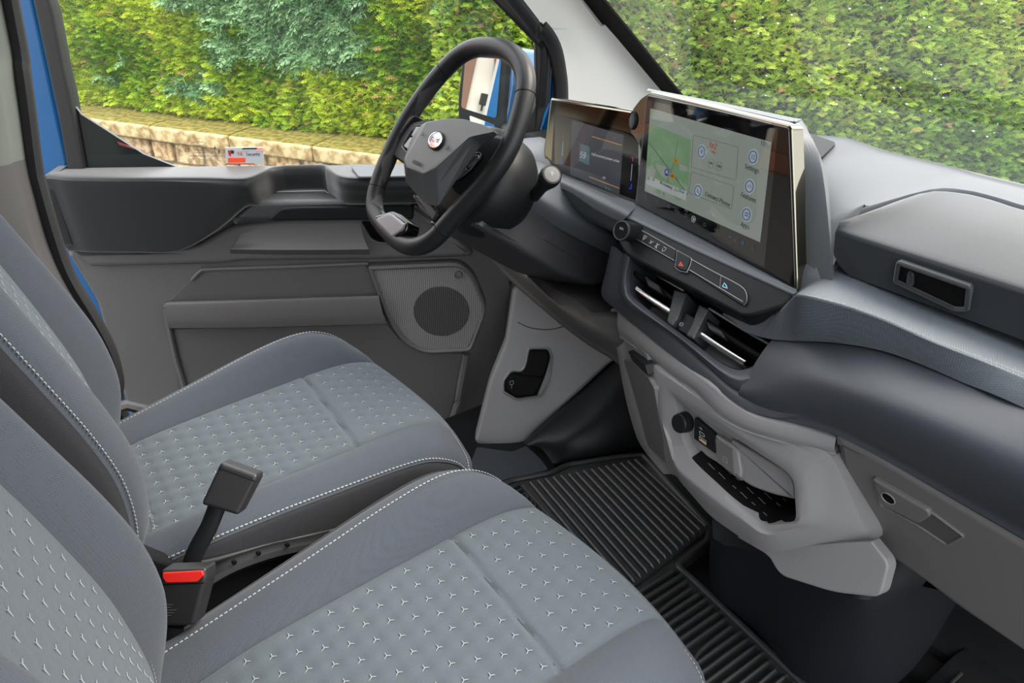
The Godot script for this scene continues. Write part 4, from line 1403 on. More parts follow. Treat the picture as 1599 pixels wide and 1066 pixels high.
	put("knob_face", b.mesh(), M.black, kn)
	text("symbol", "VOL", 0.0035, M.icon, kn, Transform3D(Basis(), Vector3(0, 0.003, 0.0232)))

func console(d: Node3D):
	var t: Transform3D = Transform3D(Vector3(-0.1055, -0.064, 0.9924), Vector3(0.1632, 0.9833, 0.0808), Vector3(-0.9809, 0.1705, -0.0933), Vector3(0.8, 0.5109, 0.0644))
	# band under the dark pad
	var b := B.new()
	var k0 := v3([0.865, 0.592, -0.148, 0.85, 0.5951, -0.0974, 0.826, 0.5967, 0.0058, 0.8, 0.6045, 0.1144, 0.795, 0.5992, 0.1599, 0.79, 0.6017, 0.2125, 0.79, 0.6181, 0.2678, 0.795, 0.629, 0.3233])
	var k2 := v3([0.855, 0.5504, -0.1332, 0.84, 0.5587, -0.083, 0.812, 0.5663, 0.0234, 0.797, 0.5729, 0.0922, 0.787, 0.5662, 0.1381, 0.78, 0.5713, 0.1932, 0.777, 0.5893, 0.2584, 0.79, 0.6055, 0.3285])
	skin(b, [shift(k0, Vector3(0.05, 0.01, 0)), k0, mid(k0, k2, 0.3, Vector3(-0.006, 0.002, 0)), mid(k0, k2, 0.65, Vector3(-0.006, 0, 0)), k2, shift(k2, Vector3(0.001, -0.002, 0)), shift(k2, Vector3(0.04, -0.002, 0))], 3, 4)
	var con := put("console", b.mesh(50.0), M.console, d)
	# face with the opening of the storage tray
	var inn := v3([0.8, 0.541, 0.0466, 0.793, 0.5393, 0.1061, 0.78, 0.5495, 0.1994, 0.772, 0.5536, 0.2776, 0.77, 0.5462, 0.2926, 0.768, 0.49, 0.3099, 0.766, 0.4519, 0.2645, 0.77, 0.457, 0.2011, 0.776, 0.4684, 0.1233, 0.788, 0.4807, 0.0881])
	var rim := v3([0.799, 0.5445, 0.0388, 0.79, 0.5492, 0.1072, 0.777, 0.559, 0.2002, 0.77, 0.5626, 0.2802, 0.767, 0.554, 0.2991, 0.764, 0.4982, 0.3181, 0.762, 0.4463, 0.2731, 0.764, 0.4512, 0.1988, 0.77, 0.4509, 0.1011, 0.788, 0.4671, 0.0654])
	var mdl := v3([0.807, 0.5595, 0.0011, 0.79, 0.5697, 0.1091, 0.78, 0.5703, 0.1934, 0.777, 0.5953, 0.2772, 0.78, 0.5929, 0.3141, 0.783, 0.5098, 0.3552, 0.757, 0.4451, 0.2772, 0.758, 0.4415, 0.1996, 0.766, 0.4417, 0.0995, 0.79, 0.4895, 0.0409])
	var outr := v3([0.815, 0.5658, -0.025, 0.795, 0.5706, 0.0994, 0.783, 0.5681, 0.188, 0.779, 0.5877, 0.2572, 0.784, 0.6091, 0.3235, 0.8, 0.4923, 0.4047, 0.77, 0.4022, 0.2687, 0.775, 0.3947, 0.1692, 0.785, 0.4137, 0.084, 0.805, 0.4817, 0.0157])
	b = B.new()
	var back := shift(inn, Vector3(0.10, 0.0, 0.0))
	var rr := []
	for r in [shift(outr, Vector3(0.05, 0, 0)), outr, mid(outr, mdl, 0.5, Vector3(-0.001, 0, 0)), mdl, mid(mdl, rim, 0.6, Vector3(-0.001, 0, 0)), rim, inn, back]:
		var sm := []
		for i in r.size():
			# short straight runs, softened corners
			var p0: Vector3 = r[(i + r.size() - 1) % r.size()]
			var p1: Vector3 = r[i]
			var p2: Vector3 = r[(i + 1) % r.size()]
			var s := p1.lerp(p0, 0.22)
			var e := p1.lerp(p2, 0.22)
			for k in 5:
				var f := k / 4.0
				sm.append(s.lerp(p1, f).lerp(p1.lerp(e, f), f))
		rr.append(sm)
	rings3(b, rr)
	put("tray_surround", b.mesh(50.0), M.console, con)
	# recessed wall with sockets, and the pale flap over the tray
	b = B.new()
	slab(b, rp(v2([-0.0351, 0.0216, 0.033, 0.0314, 0.1021, 0.0312, 0.1379, -0.0265, 0.0873, -0.0286, 0.0113, -0.0438]), 0.004), -0.04, -0.012, 0.002)
	put("socket_plate", b.mesh(), M.console, con, t)
	b = B.new()
	slab(b, rp(v2([0.0976, 0.0246, 0.2004, 0.0393, 0.2136, 0.0329, 0.2264, 0.012, 0.1932, -0.0053, 0.1584, -0.0187, 0.1313, -0.0219]), [0.004, 0.01, 0.008, 0.002, 0.01, 0.01, 0.005]), -0.03, -0.006, 0.005)
	put("flap", b.mesh(), M.console, con, t)
	b = B.new()
	slab(b, v2([-0.1234, -0.0287, 0.1754, -0.0081, 0.214, -0.0798, 0.1533, -0.1318, -0.0559, -0.1478]), -0.11, -0.09, 0.0)
	put("tray_back", b.mesh(), M.deep, con, t)
	b = B.new()
	lathe(b, v2([0.0165, -0.03, 0.0165, 0.004, 0.0160, 0.0055, 0.0150, 0.0058, 0.0158, 0.0065, 0.0158, 0.012, 0.0145, 0.0140, 0.0125, 0.0145, 0.0, 0.0140]), 40)
	put("socket_cap", b.mesh(28.0), M.black, con, t * Transform3D(Basis(), Vector3(0.0079, -0.0071, -0.008)))
	b = B.new()
	slab(b, rp(v2([0.0254, 0.0148, 0.0661, 0.0138, 0.0738, 0.012, 0.0833, -0.0131, 0.0378, -0.0176]), 0.002), -0.03, -0.004, 0.002)
	var usb := put("usb_panel", b.mesh(), M.black, con, t)
	b = B.new()
	frame(b, rp(v2([0.0424, 0.0014, 0.0537, 0.002, 0.0568, -0.0018, 0.0463, -0.0043]), 0.002), 0.0008, -0.006, -0.0035, 0.0003)
	frame(b, rp(v2([0.0456, -0.006, 0.061, -0.0049, 0.0638, -0.0113, 0.0484, -0.0125]), 0.001), 0.0009, -0.006, -0.0035, 0.0003)
	tube(b, v3([0.0412, 0.0064, -0.0035, 0.0486, 0.0061, -0.0035]), 0.0005, 0.0005, 4)
	tube(b, v3([0.0442, 0.0061, -0.0035, 0.0453, 0.0086, -0.0035]), 0.0005, 0.0005, 4)
	put("usb_socket", b.mesh(), M.icon, usb)
	b = B.new()
	slab(b, v2([0.0494, -0.0081, 0.0609, -0.0079, 0.0619, -0.0102, 0.0506, -0.0109]), -0.006, -0.0038, 0.0)
	put("usb_tongue", b.mesh(), mat(Color8(190, 140, 60), 0.5), usb)
	b = B.new()
	slab(b, rp(v2([0.0748, 0.0168, 0.1108, 0.0211, 0.1205, 0.0199, 0.1376, -0.0043, 0.1416, -0.0164, 0.0917, -0.0159]), [0.002, 0.006, 0.006, 0.003, 0.005, 0.002]), -0.03, -0.001, 0.003)
	var blank := put("blank_cover", b.mesh(), M.console, con, t)
	b = B.new()
	slab(b, rp(v2([0.0779, 0.0121, 0.111, 0.0168, 0.1315, -0.018, 0.0928, -0.016]), 0.002), -0.01, 0.0, 0.0004)
	put("blank_inset", b.mesh(), M.grey, blank)
	b = B.new()
	frame(b, rp(v2([0.101, -0.004, 0.1083, -0.0022, 0.1128, -0.0095, 0.1051, -0.0104]), 0.001), 0.0006, -0.001, 0.0004, 0.0002)
	put("symbol", b.mesh(), M.pillar, blank)
	# rubber liner on the floor of the tray
	b = B.new()
	var l0 := v3([0.777, 0.4693, 0.1158, 0.771, 0.456, 0.2004, 0.767, 0.4509, 0.2639, 0.769, 0.4885, 0.3085])
	skin(b, [shift(l0, Vector3(0.004, -0.004, 0)), shift(l0, Vector3(0.004, 0.003, 0)), shift(l0, Vector3(0.05, 0.009, 0)), shift(l0, Vector3(0.099, 0.012, 0))], 3, 2)
	var liner := put("tray_liner", b.mesh(), M.deep, con)
	b = B.new()
	for r in 4:
		for i in 12:
			if (i * 7 + r * 3) % 5 == 0:
				continue
			var q0: Vector3 = l0[0].lerp(l0[2], 0.06 + i * 0.075) + Vector3(0.014 + 0.014 * r, 0.0045 + 0.0018 * r, 0.004 * (i % 2))
			tube(b, [q0, q0 + (l0[2] - l0[0]) * 0.045], 0.0007, 0.0005, 4)
	put("liner_ribs", b.mesh(), M.grey, liner)
	# lower skirt
	b = B.new()
	slab(b, rp(v2([0.1639, -0.1099, 0.222, -0.0956, 0.2473, -0.1088, 0.3234, -0.0679, 0.3767, -0.0245, 0.3674, 0.0233, 0.3369, 0.0326, 0.2653, -0.0357]), [0.0, 0.01, 0.02, 0.02, 0.012, 0.01, 0.0, 0.0]), -0.03, -0.012, 0.003)
	put("console_skirt", b.mesh(), M.console, con, t)
	# side towards the driver, with a hinged ticket door
	var ts: Transform3D = Transform3D(Vector3(-0.4183, 0.3118, 0.8531), Vector3(-0.0322, 0.9335, -0.357), Vector3(-0.9077, -0.1769, -0.3804), Vector3(0.872, 0.4929, -0.1373))
	b = B.new()
	var rr2 := v3([0.868, 0.5886, -0.1542, 0.856, 0.5635, -0.129, 0.822, 0.5681, -0.0382, 0.812, 0.5285, -0.0087, 0.806, 0.4824, 0.0176, 0.796, 0.4424, 0.0512, 0.786, 0.4132, 0.0859])
	var ll2 := v3([0.9, 0.5671, -0.1968, 0.878, 0.5359, -0.1615, 0.875, 0.4752, -0.1438, 0.876, 0.4273, -0.128, 0.876, 0.379, -0.1041, 0.874, 0.343, -0.0727, 0.83, 0.3644, 0.0303])
	skin(b, [shift(rr2, Vector3(0.02, 0, 0.03)), shift(rr2, Vector3(0, 0.0, 0.004)), rr2, mid(rr2, ll2, 0.5), ll2, shift(ll2, Vector3(0.12, 0.0, 0.03))], 3, 3)
	put("console_side", b.mesh(60.0), M.console, con)
	b = B.new()
	slab(b, rp(v2([0.0276, 0.0077, 0.0774, 0.0173, 0.1558, 0.0059, 0.1751, -0.008, 0.1641, -0.1073, 0.1482, -0.1476, 0.0375, -0.1474, 0.0102, -0.1157]), 0.003), -0.01, 0.006, 0.0015)
	var tick := put("ticket_door", b.mesh(), M.grey, con, ts)
	b = B.new()
	slab(b, rp(v2([0.0694, 0.0337, 0.1556, 0.0273, 0.1607, 0.0098, 0.0848, 0.0195]), 0.003), -0.01, 0.0065, 0.0)
	put("finger_notch", b.mesh(), M.black, tick)

func glovebox(d: Node3D):
	var t: Transform3D = Transform3D(Vector3(0, 0.0095, 1), Vector3(-0.334, 0.9425, -0.0089), Vector3(-0.9426, -0.334, 0.0032), Vector3(0.785, 0.6301, 0.318))
	var b := B.new()
	slab(b, rp(v2([0.001, 0.0031, 0.011, -0.0561, 0.0227, -0.107, 0.0434, -0.1596, 0.0644, -0.1884, 0.1272, -0.1946, 0.1754, -0.2062, 0.256, -0.2138, 0.3645, -0.2272, 0.3226, -0.0087, 0.229, -0.0062, 0.148, 0.0006, 0.0597, 0.0092]), [0.006, 0, 0.02, 0, 0.02, 0.02, 0, 0, 0, 0, 0, 0, 0.01]), -0.12, 0.0, 0.014, 4)
	var gb := put("glovebox", b.mesh(50.0), M.grey, d, t)
	b = B.new()
	frame(b, rp(v2([0.0568, -0.0365, 0.1304, -0.0372, 0.1735, -0.0491, 0.1559, -0.086, 0.1196, -0.0805, 0.0698, -0.0839]), 0.006), 0.003, -0.004, 0.003, 0.0012)
	put("handle_border", b.mesh(), M.grey, gb)
	b = B.new()
	slab(b, rp(v2([0.1139, -0.0455, 0.1339, -0.0425, 0.1716, -0.0508, 0.156, -0.0845, 0.1173, -0.0785]), 0.006), -0.004, 0.0012, 0.0)
	put("handle_scoop", b.mesh(), M.knee, gb)
	b = B.new()
	slab(b, rp(v2([0.0611, -0.0315, 0.131, -0.0336, 0.1346, -0.0416, 0.1214, -0.0692, 0.073, -0.0741]), [0.003, 0.006, 0.005, 0.006, 0.006]), 0.0, 0.0065, 0.003)
	var hd := put("glovebox_handle", b.mesh(), M.grey, gb)
	b = B.new()
	lathe(b, v2([0.0095, -0.002, 0.0095, 0.0008, 0.0085, 0.0012, 0.0080, 0.0002]), 28, Transform3D(Basis(), Vector3(0.0829, -0.0513, 0.0065)))
	put("lock_ring", b.mesh(), M.console, hd)
	b = B.new()
	lathe(b, v2([0.0082, 0.0, 0.007, 0.0004, 0.0, 0.0004]), 28, Transform3D(Basis(), Vector3(0.0829, -0.0513, 0.0065)))
	put("lock_barrel", b.mesh(), M.deep, hd)

func driver_side(d: Node3D):
	# knee panel below the steering column, with an open slot above it
	var b := B.new()
	var u := v3([0.99, 0.5252, -0.8095, 0.985, 0.5079, -0.7186, 0.965, 0.5219, -0.5605, 0.945, 0.5087, -0.4534, 0.91, 0.5359, -0.3161, 0.895, 0.539, -0.2532, 0.885, 0.5599, -0.2058, 0.872, 0.5849, -0.1417])
	var m := v3([0.965, 0.515, -0.7523, 0.95, 0.5086, -0.6575, 0.925, 0.5151, -0.521, 0.895, 0.5119, -0.3733, 0.87, 0.5171, -0.2581, 0.86, 0.5279, -0.1928, 0.857, 0.5326, -0.1604, 0.86, 0.5423, -0.1246])
	var l := v3([0.99, 0.4854, -0.7484, 0.975, 0.4695, -0.6727, 0.955, 0.4612, -0.5782, 0.93, 0.4548, -0.4083, 0.91, 0.4573, -0.2815, 0.895, 0.4675, -0.2071, 0.89, 0.4721, -0.177, 0.885, 0.4709, -0.1369])
	skin(b, [shift(u, Vector3(0.12, -0.03, 0)), shift(u, Vector3(0.006, -0.002, 0)), u, mid(u, m, 0.25, Vector3(-0.01, 0, 0)), m, mid(m, l, 0.6, Vector3(-0.006, 0, 0)), l, shift(l, Vector3(0.15, -0.02, 0))], 3, 4)
	put("knee_panel", b.mesh(60.0), M.knee, d)
	b = B.new()
	rbox(b, Vector3(1.16, 0.58, -0.41), Vector3(0.2, 0.36, 0.62), 0.02)
	put("slot_lining", b.mesh(), M.deep, d)
	# cowl below the instrument display
	b = B.new()
	var c0 := v3([-0.0037, -0.111, 0.004, 0.0677, -0.1134, 0.004, 0.1727, -0.1217, 0.004, 0.2763, -0.1298, 0.004])
	var ct: Transform3D = Transform3D(Vector3(0.0202, 0.0504, 0.9985), Vector3(0.2824, 0.9578, -0.0541), Vector3(-0.9591, 0.2831, 0.0051), Vector3(0.9981, 0.8503, -0.5058))
	for i in c0.size():
		c0[i] = ct * c0[i]
	var c1 := v3([0.93, 0.7462, -0.451, 0.92, 0.7575, -0.3718, 0.905, 0.7594, -0.2589, 0.895, 0.7595, -0.1699])
	var c2 := v3([0.925, 0.7164, -0.4436, 0.915, 0.7395, -0.3629, 0.9, 0.7316, -0.2596, 0.89, 0.7329, -0.1824])
	var c3 := v3([0.95, 0.6626, -0.4738, 0.95, 0.6858, -0.3924, 0.935, 0.6902, -0.2995, 0.91, 0.7042, -0.2074])
	skin(b, [shift(c0, Vector3(0.04, 0.02, 0)), c0, c1, mid(c1, c2, 0.6, Vector3(-0.006, 0, 0)), c2, c3, shift(c3, Vector3(0.1, -0.05, 0))], 4, 4, [1])
	put("display_cowl", b.mesh(60.0), M.top, d)
	# flat tray top by the door and the slope in front of it
	b = B.new()
	skin(b, [
		v3([1.12, 0.7249, -0.8583, 1.1, 0.75, -0.7164, 1.04, 0.7728, -0.5655, 1, 0.7701, -0.4942]),
		v3([1.07, 0.7293, -0.788, 1.04, 0.7605, -0.6377, 1, 0.7746, -0.5347, 0.97, 0.7571, -0.4689]),
		v3([1.02, 0.7259, -0.7331, 0.99, 0.7482, -0.6131, 0.97, 0.7678, -0.5027, 0.95, 0.7484, -0.4436]),
		v3([0.99, 0.7107, -0.7034, 0.965, 0.7266, -0.5791, 0.95, 0.7365, -0.4762, 0.94, 0.7234, -0.426]),
		v3([0.99, 0.6351, -0.7047, 0.965, 0.6559, -0.5785, 0.95, 0.6695, -0.474, 0.94, 0.6709, -0.4237])], 3, 3, [2])
	put("dash_end", b.mesh(50.0), M.top, d)

func displays():
	touchscreen()
	instruments()

func screen_dot(b: B, c: Vector3, r: float, z := 0.0):
	lathe(b, v2([r, -0.0003, r, 0.0002, 0.0, 0.0002]), 28, Transform3D(Basis(), c + Vector3(0, 0, z)))

func screen_ring(b: B, c: Vector3, r: float, w: float):
	lathe(b, v2([r, 0.0, r, 0.0006, r - w, 0.0006, r - w, 0.0]), 32, Transform3D(Basis(), c))

func touchscreen():
	var t: Transform3D = Transform3D(Vector3(-0.2104, 0.0351, 0.977), Vector3(0.0799, 0.9966, -0.0186), Vector3(-0.9743, 0.0742, -0.2125), Vector3(0.969, 0.915, -0.218))
	var s := thing("touchscreen", "large landscape touchscreen with map and menu tiles, on the middle of the dashboard", "display", t)
	var out := rp(v2([-0.0111, 0.0241, -0.0324, 0.0126, -0.0577, -0.0128, -0.0651, -0.0372, -0.0532, -0.0517, -0.0149, -0.0719, -0.0108, -0.1725, 0.2298, -0.173, 0.4029, -0.1763, 0.33, 0.0302]), [0.004, 0.01, 0.01, 0.006, 0.006, 0.01, 0.002, 0, 0.002, 0.008], 4)
	var b := B.new()
	slab(b, out, -0.022, -0.002, 0.003)
	put("body", b.mesh(), M.smoke_chrome, s)
	b = B.new()
	slab(b, rp(v2([-0.0082, 0.0203, -0.0166, 0.0139, -0.0104, -0.0469, -0.0095, -0.1686, 0.229, -0.1701, 0.3999, -0.1746, 0.3275, 0.0265]), [0.004, 0.003, 0, 0.002, 0, 0.002, 0.006], 4), -0.004, 0.0, 0.0015)
	put("glass_front", b.mesh(), M.gloss, s)
	b = B.new()
	tube(b, cr(v3([-0.006, -0.1653, 0, -0.0087, -0.063, 0, -0.0118, 0.0104, 0, -0.0056, 0.0176, 0, 0.1614, 0.0227, 0, 0.2954, 0.0249, 0]), 3, false, [3]), 0.0012, 0.0008, 6, false, Vector3(0, 0, 1))
	put("bezel_line", b.mesh(), M.satin, s)
	# grey housing behind, tapering towards the windscreen
	b = B.new()
	var f := [Vector3(1.001, 0.9328, -0.2596), Vector3(0.9604, 0.9455, -0.0691), Vector3(0.9279, 0.9543, 0.0831), Vector3(0.9264, 0.9532, 0.0896), Vector3(0.9197, 0.9163, 0.1074), Vector3(0.9076, 0.8459, 0.1382), Vector3(0.8911, 0.749, 0.1801)]
	var r1 := [Vector3(1.02, 0.9314, -0.2755), Vector3(1, 0.9399, -0.0959), Vector3(0.97, 0.949, 0.0616), Vector3(0.965, 0.9483, 0.078), Vector3(0.935, 0.9193, 0.132), Vector3(0.9, 0.8603, 0.1829), Vector3(0.87, 0.7841, 0.2282)]
	var r2 := [Vector3(1.06, 0.9095, -0.3001), Vector3(1.06, 0.9102, -0.1356), Vector3(1.05, 0.9182, 0.0152), Vector3(1.05, 0.9135, 0.0355), Vector3(1, 0.876, 0.1091), Vector3(0.95, 0.8256, 0.1627), Vector3(0.92, 0.7629, 0.2072)]
	skin(b, [f, mid(f, r1, 0.5), r1, r2], 3, 3, [2])
	put("housing", b.mesh(40.0), M.top, s, t.affine_inverse())
	# speaker button in the chrome cheek
	b = B.new()
	lathe(b, v2([0.016, -0.004, 0.016, 0.0025, 0.0145, 0.004, 0.013, 0.0025, 0.0, 0.0030]), 36)
	var kb := put("round_grille", b.mesh(), M.black, s, Transform3D(Basis().scaled(Vector3(0.72, 1.0, 1.0)), Vector3(-0.0486, -0.0299, -0.002)))
	b = B.new()
	lathe(b, v2([0.0125, 0.0027, 0.011, 0.0034, 0.0, 0.0036]), 36)
	put("grille_centre", b.mesh(), M.dark, kb)

	# lit picture
	b = B.new()
	slab(b, v2([0.0027, -0.0009, 0.3021, 0.0021, 0.318, -0.1354, 0.0171, -0.1385]), -0.001, 0.0006, 0.0)
	var lit := put("lit_panel", b.mesh(), glow(Color8(178, 190, 178), 0.16), s)
	# the map
	b = B.new()
	var mq := v3([0.0044, -0.0101, 0.001, 0.124, -0.0154, 0.001, 0.1409, -0.1276, 0.001, 0.0176, -0.1338, 0.001])
	for i in 4:
		b.p(mq[i], [Vector2(0, 0), Vector2(1, 0), Vector2(1, 1), Vector2(0, 1)][i])
	b.quad(0, 3, 2, 1)
	var mm := mat(Color(0, 0, 0), 0.5)
	mm.emission_enabled = true
	mm.emission = Color(1, 1, 1)
	mm.emission_operator = BaseMaterial3D.EMISSION_OP_MULTIPLY
	mm.emission_energy_multiplier = 0.067
	mm.emission_texture = map_picture()
	put("map", b.mesh(), mm, lit)
	var ink := glow(Color8(70, 75, 75), 0.05)
	var paper := glow(Color8(214, 222, 222), 0.16)
	var blue := glow(Color8(80, 130, 205), 0.14)
	var yellow := glow(Color8(225, 165, 20), 0.16)
	var red := glow(Color8(215, 70, 45), 0.15)
	var line := glow(Color8(150, 162, 152), 0.13)
	# tiles
	for tile in [[v2([0.129, -0.0204, 0.2383, -0.0169, 0.2457, -0.0645, 0.1367, -0.0697]), "radio_tile"], [v2([0.1381, -0.0755, 0.2436, -0.0726, 0.2473, -0.1073, 0.1401, -0.11]), "phone_tile"]]:
		b = B.new()
		frame(b, rp(tile[0], 0.003), 0.0009, 0.0006, 0.0013, 0.0001)
		put(tile[1], b.mesh(), line, lit)
	b = B.new()
	slab(b, rp(v2([0.0191, -0.1109, 0.1351, -0.1091, 0.1362, -0.1235, 0.0194, -0.1254]), 0.002), 0.0006, 0.0015, 0.0)
	var nav := put("navigation_bar", b.mesh(), paper, lit)
	var bas := Basis(Vector3(1, -0.03, 0).normalized(), Vector3(0.03, 1, 0).normalized(), Vector3(0, 0, 1))
	text("lettering", "Neu-Isenburg", 0.0042, ink, nav, Transform3D(bas, Vector3(0.0785, -0.1129, 0.0018)))
	text("lettering", "125 m", 0.0042, ink, nav, Transform3D(bas, Vector3(0.1214, -0.1122, 0.0018)))
	b = B.new()
	tube(b, v3([0.1058, -0.1108, 0.0018, 0.1121, -0.1145, 0.0018, 0.1014, -0.1152, 0.0018]), 0.0005, 0.0003, 4, true, Vector3(0, 0, 1))
	put("warning_symbol", b.mesh(), ink, nav)
	for q in [[Vector3(0.026, -0.1137, 0.0016), 0.0028], [Vector3(0.0407, -0.1129, 0.0016), 0.0022]]:
		b = B.new()
		screen_ring(b, q[0], q[1], 0.0007)
		put("round_symbol", b.mesh(), ink, nav)
	for q in [[Vector3(0.0955, -0.0687, 0.0014), "3"], [Vector3(0.0914, -0.0943, 0.0014), "44"]]:
		b = B.new()
		slab(b, rp(v2([q[0].x - 0.0055, q[0].y - 0.0045, q[0].x + 0.0055, q[0].y - 0.0045, q[0].x + 0.0055, q[0].y + 0.0045, q[0].x - 0.0055, q[0].y + 0.0045]), 0.001), 0.0006, 0.0016, 0.0)
		var tagm := put("road_number", b.mesh(), yellow, lit)
		text("lettering", q[1], 0.004, ink, tagm, Transform3D(Basis(), q[0] + Vector3(0, 0, 0.0005)))
	b = B.new()
	screen_dot(b, Vector3(0.0748, -0.0923, 0.0014), 0.0062)
	var pos := put("position_arrow", b.mesh(), glow(Color8(25, 90, 190), 0.14), lit)
	b = B.new()
	slab(b, v2([0.0745, -0.0876, 0.0806, -0.0936, 0.0759, -0.0931, 0.0715, -0.0947]), 0.001, 0.0022, 0.0)
	put("arrow", b.mesh(), paper, pos)
	# round menu buttons
	for q in [[Vector3(0.157, -0.0413, 0.0012), 0.0088], [Vector3(0.1633, -0.1009, 0.0012), 0.0088], [Vector3(0.2726, -0.0242, 0.0012), 0.0088], [Vector3(0.2766, -0.0653, 0.0012), 0.0088], [Vector3(0.2812, -0.1052, 0.0012), 0.0088]]:
		b = B.new()
		screen_dot(b, q[0], q[1] * 1.25, -0.0001)
		var btn := put("menu_button", b.mesh(), paper, lit)
		b = B.new()
		screen_ring(b, q[0] + Vector3(0, 0, 0.0002), q[1], 0.0015)
		put("button_ring", b.mesh(), blue, btn)
	var c: Vector3 = Vector3(0.2733, -0.0241, 0.0018)
	b = B.new()
	tube(b, [c + Vector3(0.004, 0.0026, 0), c + Vector3(-0.004, 0.0026, 0), c + Vector3(-0.004, 0, 0), c + Vector3(0.004, 0, 0), c + Vector3(0.004, -0.0026, 0), c + Vector3(-0.004, -0.0026, 0)], 0.0006, 0.0003, 4, false, Vector3(0, 0, 1))
	put("settings_symbol", b.mesh(), blue, lit)
	for k in 6:
		b = B.new()
		screen_dot(b, Vector3(0.2816, -0.105, 0.0016) + Vector3((k % 3 - 1) * 0.0028, (k / 3 - 0.5) * 0.0035, 0), 0.0011)
		put("apps_dot", b.mesh(), blue, lit)
	b = B.new()
	c = Vector3(0.2773, -0.0651, 0.0018)
	tube(b, [c + Vector3(-0.004, -0.001, 0), c + Vector3(-0.0015, 0.002, 0), c + Vector3(0.002, 0.002, 0), c + Vector3(0.004, -0.001, 0)], 0.0005, 0.0003, 4, true, Vector3(0, 0, 1))
	put("vehicle_symbol", b.mesh(), blue, lit)
	b = B.new()
	c = Vector3(0.1641, -0.1007, 0.0018)
	tube(b, [c + Vector3(-0.0025, 0.003, 0), c + Vector3(-0.0015, -0.0005, 0), c + Vector3(0.0025, -0.003, 0)], 0.0009, 0.0003, 5, false, Vector3(0, 0, 1))
	put("phone_symbol", b.mesh(), blue, lit)
	b = B.new()
	c = Vector3(0.1577, -0.0412, 0.0018)
	tube(b, [c + Vector3(0, -0.0035, 0), c + Vector3(0, 0.001, 0)], 0.0006, 0.0003, 4, false, Vector3(0, 0, 1))
	screen_ring(b, c + Vector3(0, 0.0012, -0.0004), 0.0026, 0.0008)
	put("radio_symbol", b.mesh(), blue, lit)
	b = B.new()
	for q in [Vector3(0.1842, -0.053, 0.0012), Vector3(0.2036, -0.053, 0.0012)]:
		screen_ring(b, q, 0.0072, 0.0005)
	put("station_ring", b.mesh(), line, lit)
	for w in [["Settings", 0.0062, Vector3(0.2749, -0.0404, 0.0016), ink], ["Features", 0.0062, Vector3(0.2789, -0.081, 0.0016), ink], ["Apps", 0.0062, Vector3(0.2833, -0.1216, 0.0016), ink], ["Connect Phone", 0.0064, Vector3(0.2124, -0.1011, 0.0016), ink], ["hr2", 0.0085, Vector3(0.1823, -0.0269, 0.0016), red], ["kultur", 0.0036, Vector3(0.1839, -0.0357, 0.0016), red], ["15°", 0.0058, Vector3(0.2884, -0.0027, 0.0016), ink], ["AVG", 0.0034, Vector3(0.1846, -0.0527, 0.0016), ink], ["DAB", 0.0034, Vector3(0.204, -0.0529, 0.0016), ink]]:
		text("lettering", w[0], w[1], w[3], lit, Transform3D(bas, w[2]))
	# climate row below
	var dim := glow(Color8(150, 165, 165), 0.05)
	for w in [["OFF", 0.0042, Vector3(0.0583, -0.1462, 0.0008)], ["AUTO", 0.0042, Vector3(0.1169, -0.1465, 0.0008)], ["MAX", 0.0034, Vector3(0.141, -0.1392, 0.0008)], ["A/C", 0.005, Vector3(0.2222, -0.1471, 0.0008)]]:
		text("climate_lettering", w[0], w[1], dim, s, Transform3D(bas, w[2]))
	b = B.new()
	c = Vector3(0.1629, -0.1467, 0.0008)
	for k in 3:
		var a := TAU * k / 3
		tube(b, [c, c + Vector3(cos(a), sin(a), 0) * 0.0022, c + Vector3(cos(a + 0.5), sin(a + 0.5), 0) * 0.004], [0.0008, 0.0014, 0.0004], [0.0003, 0.0003, 0.0003], 5, false, Vector3(0, 0, 1))
	screen_ring(b, c, 0.0052, 0.0006)
	put("fan_symbol", b.mesh(), glow(Color8(220, 230, 225), 0.14), s)
	for q in [Vector3(0.0927, -0.1456, 0.0008), Vector3(0.1411, -0.1466, 0.0008), Vector3(0.1916, -0.1471, 0.0008)]:
		b = B.new()
		tube(b, [q + Vector3(-0.003, -0.002, 0), q + Vector3(-0.002, 0.0025, 0), q + Vector3(0.002, 0.0025, 0), q + Vector3(0.003, -0.002, 0)], 0.0005, 0.0003, 4, true, Vector3(0, 0, 1))
		put("climate_symbol", b.mesh(), dim, s)
	for q in [Vector3(0.0245, -0.1473, 0.0008), Vector3(0.3067, -0.1481, 0.0008)]:
		b = B.new()
		tube(b, [q + Vector3(-0.0015, 0.0045, 0), q + Vector3(-0.0005, -0.002, 0), q + Vector3(0.0022, -0.003, 0)], 0.0007, 0.0003, 4, false, Vector3(0, 0, 1))
		put("seat_symbol", b.mesh(), dim, s)
	b = B.new()
	c = Vector3(0.2696, -0.1469, 0.0008)
	screen_ring(b, c, 0.0045, 0.0006)
	tube(b, [c + Vector3(-0.003, -0.003, 0), c + Vector3(0.003, 0.003, 0)], 0.0005, 0.0003, 4, false, Vector3(0, 0, 1))
	put("fan_off_symbol", b.mesh(), dim, s)
	var cold := glow(Color8(40, 120, 220), 0.14)
	b = B.new()
	c = Vector3(0.2547, -0.1471, 0.0008)
	tube(b, [c - Vector3(0.0025, 0, 0), c + Vector3(0.0025, 0, 0)], 0.0007, 0.0003, 4, false, Vector3(0, 0, 1))
	put("minus_symbol", b.mesh(), cold, s)
	b = B.new()
	c = Vector3(0.2843, -0.1471, 0.0008)
	tube(b, [c - Vector3(0.0025, 0, 0), c + Vector3(0.0025, 0, 0)], 0.0008, 0.0003, 4, false, Vector3(0, 0, 1))
	tube(b, [c - Vector3(0, 0.0035, 0), c + Vector3(0, 0.0035, 0)], 0.0008, 0.0003, 4, false, Vector3(0, 0, 1))
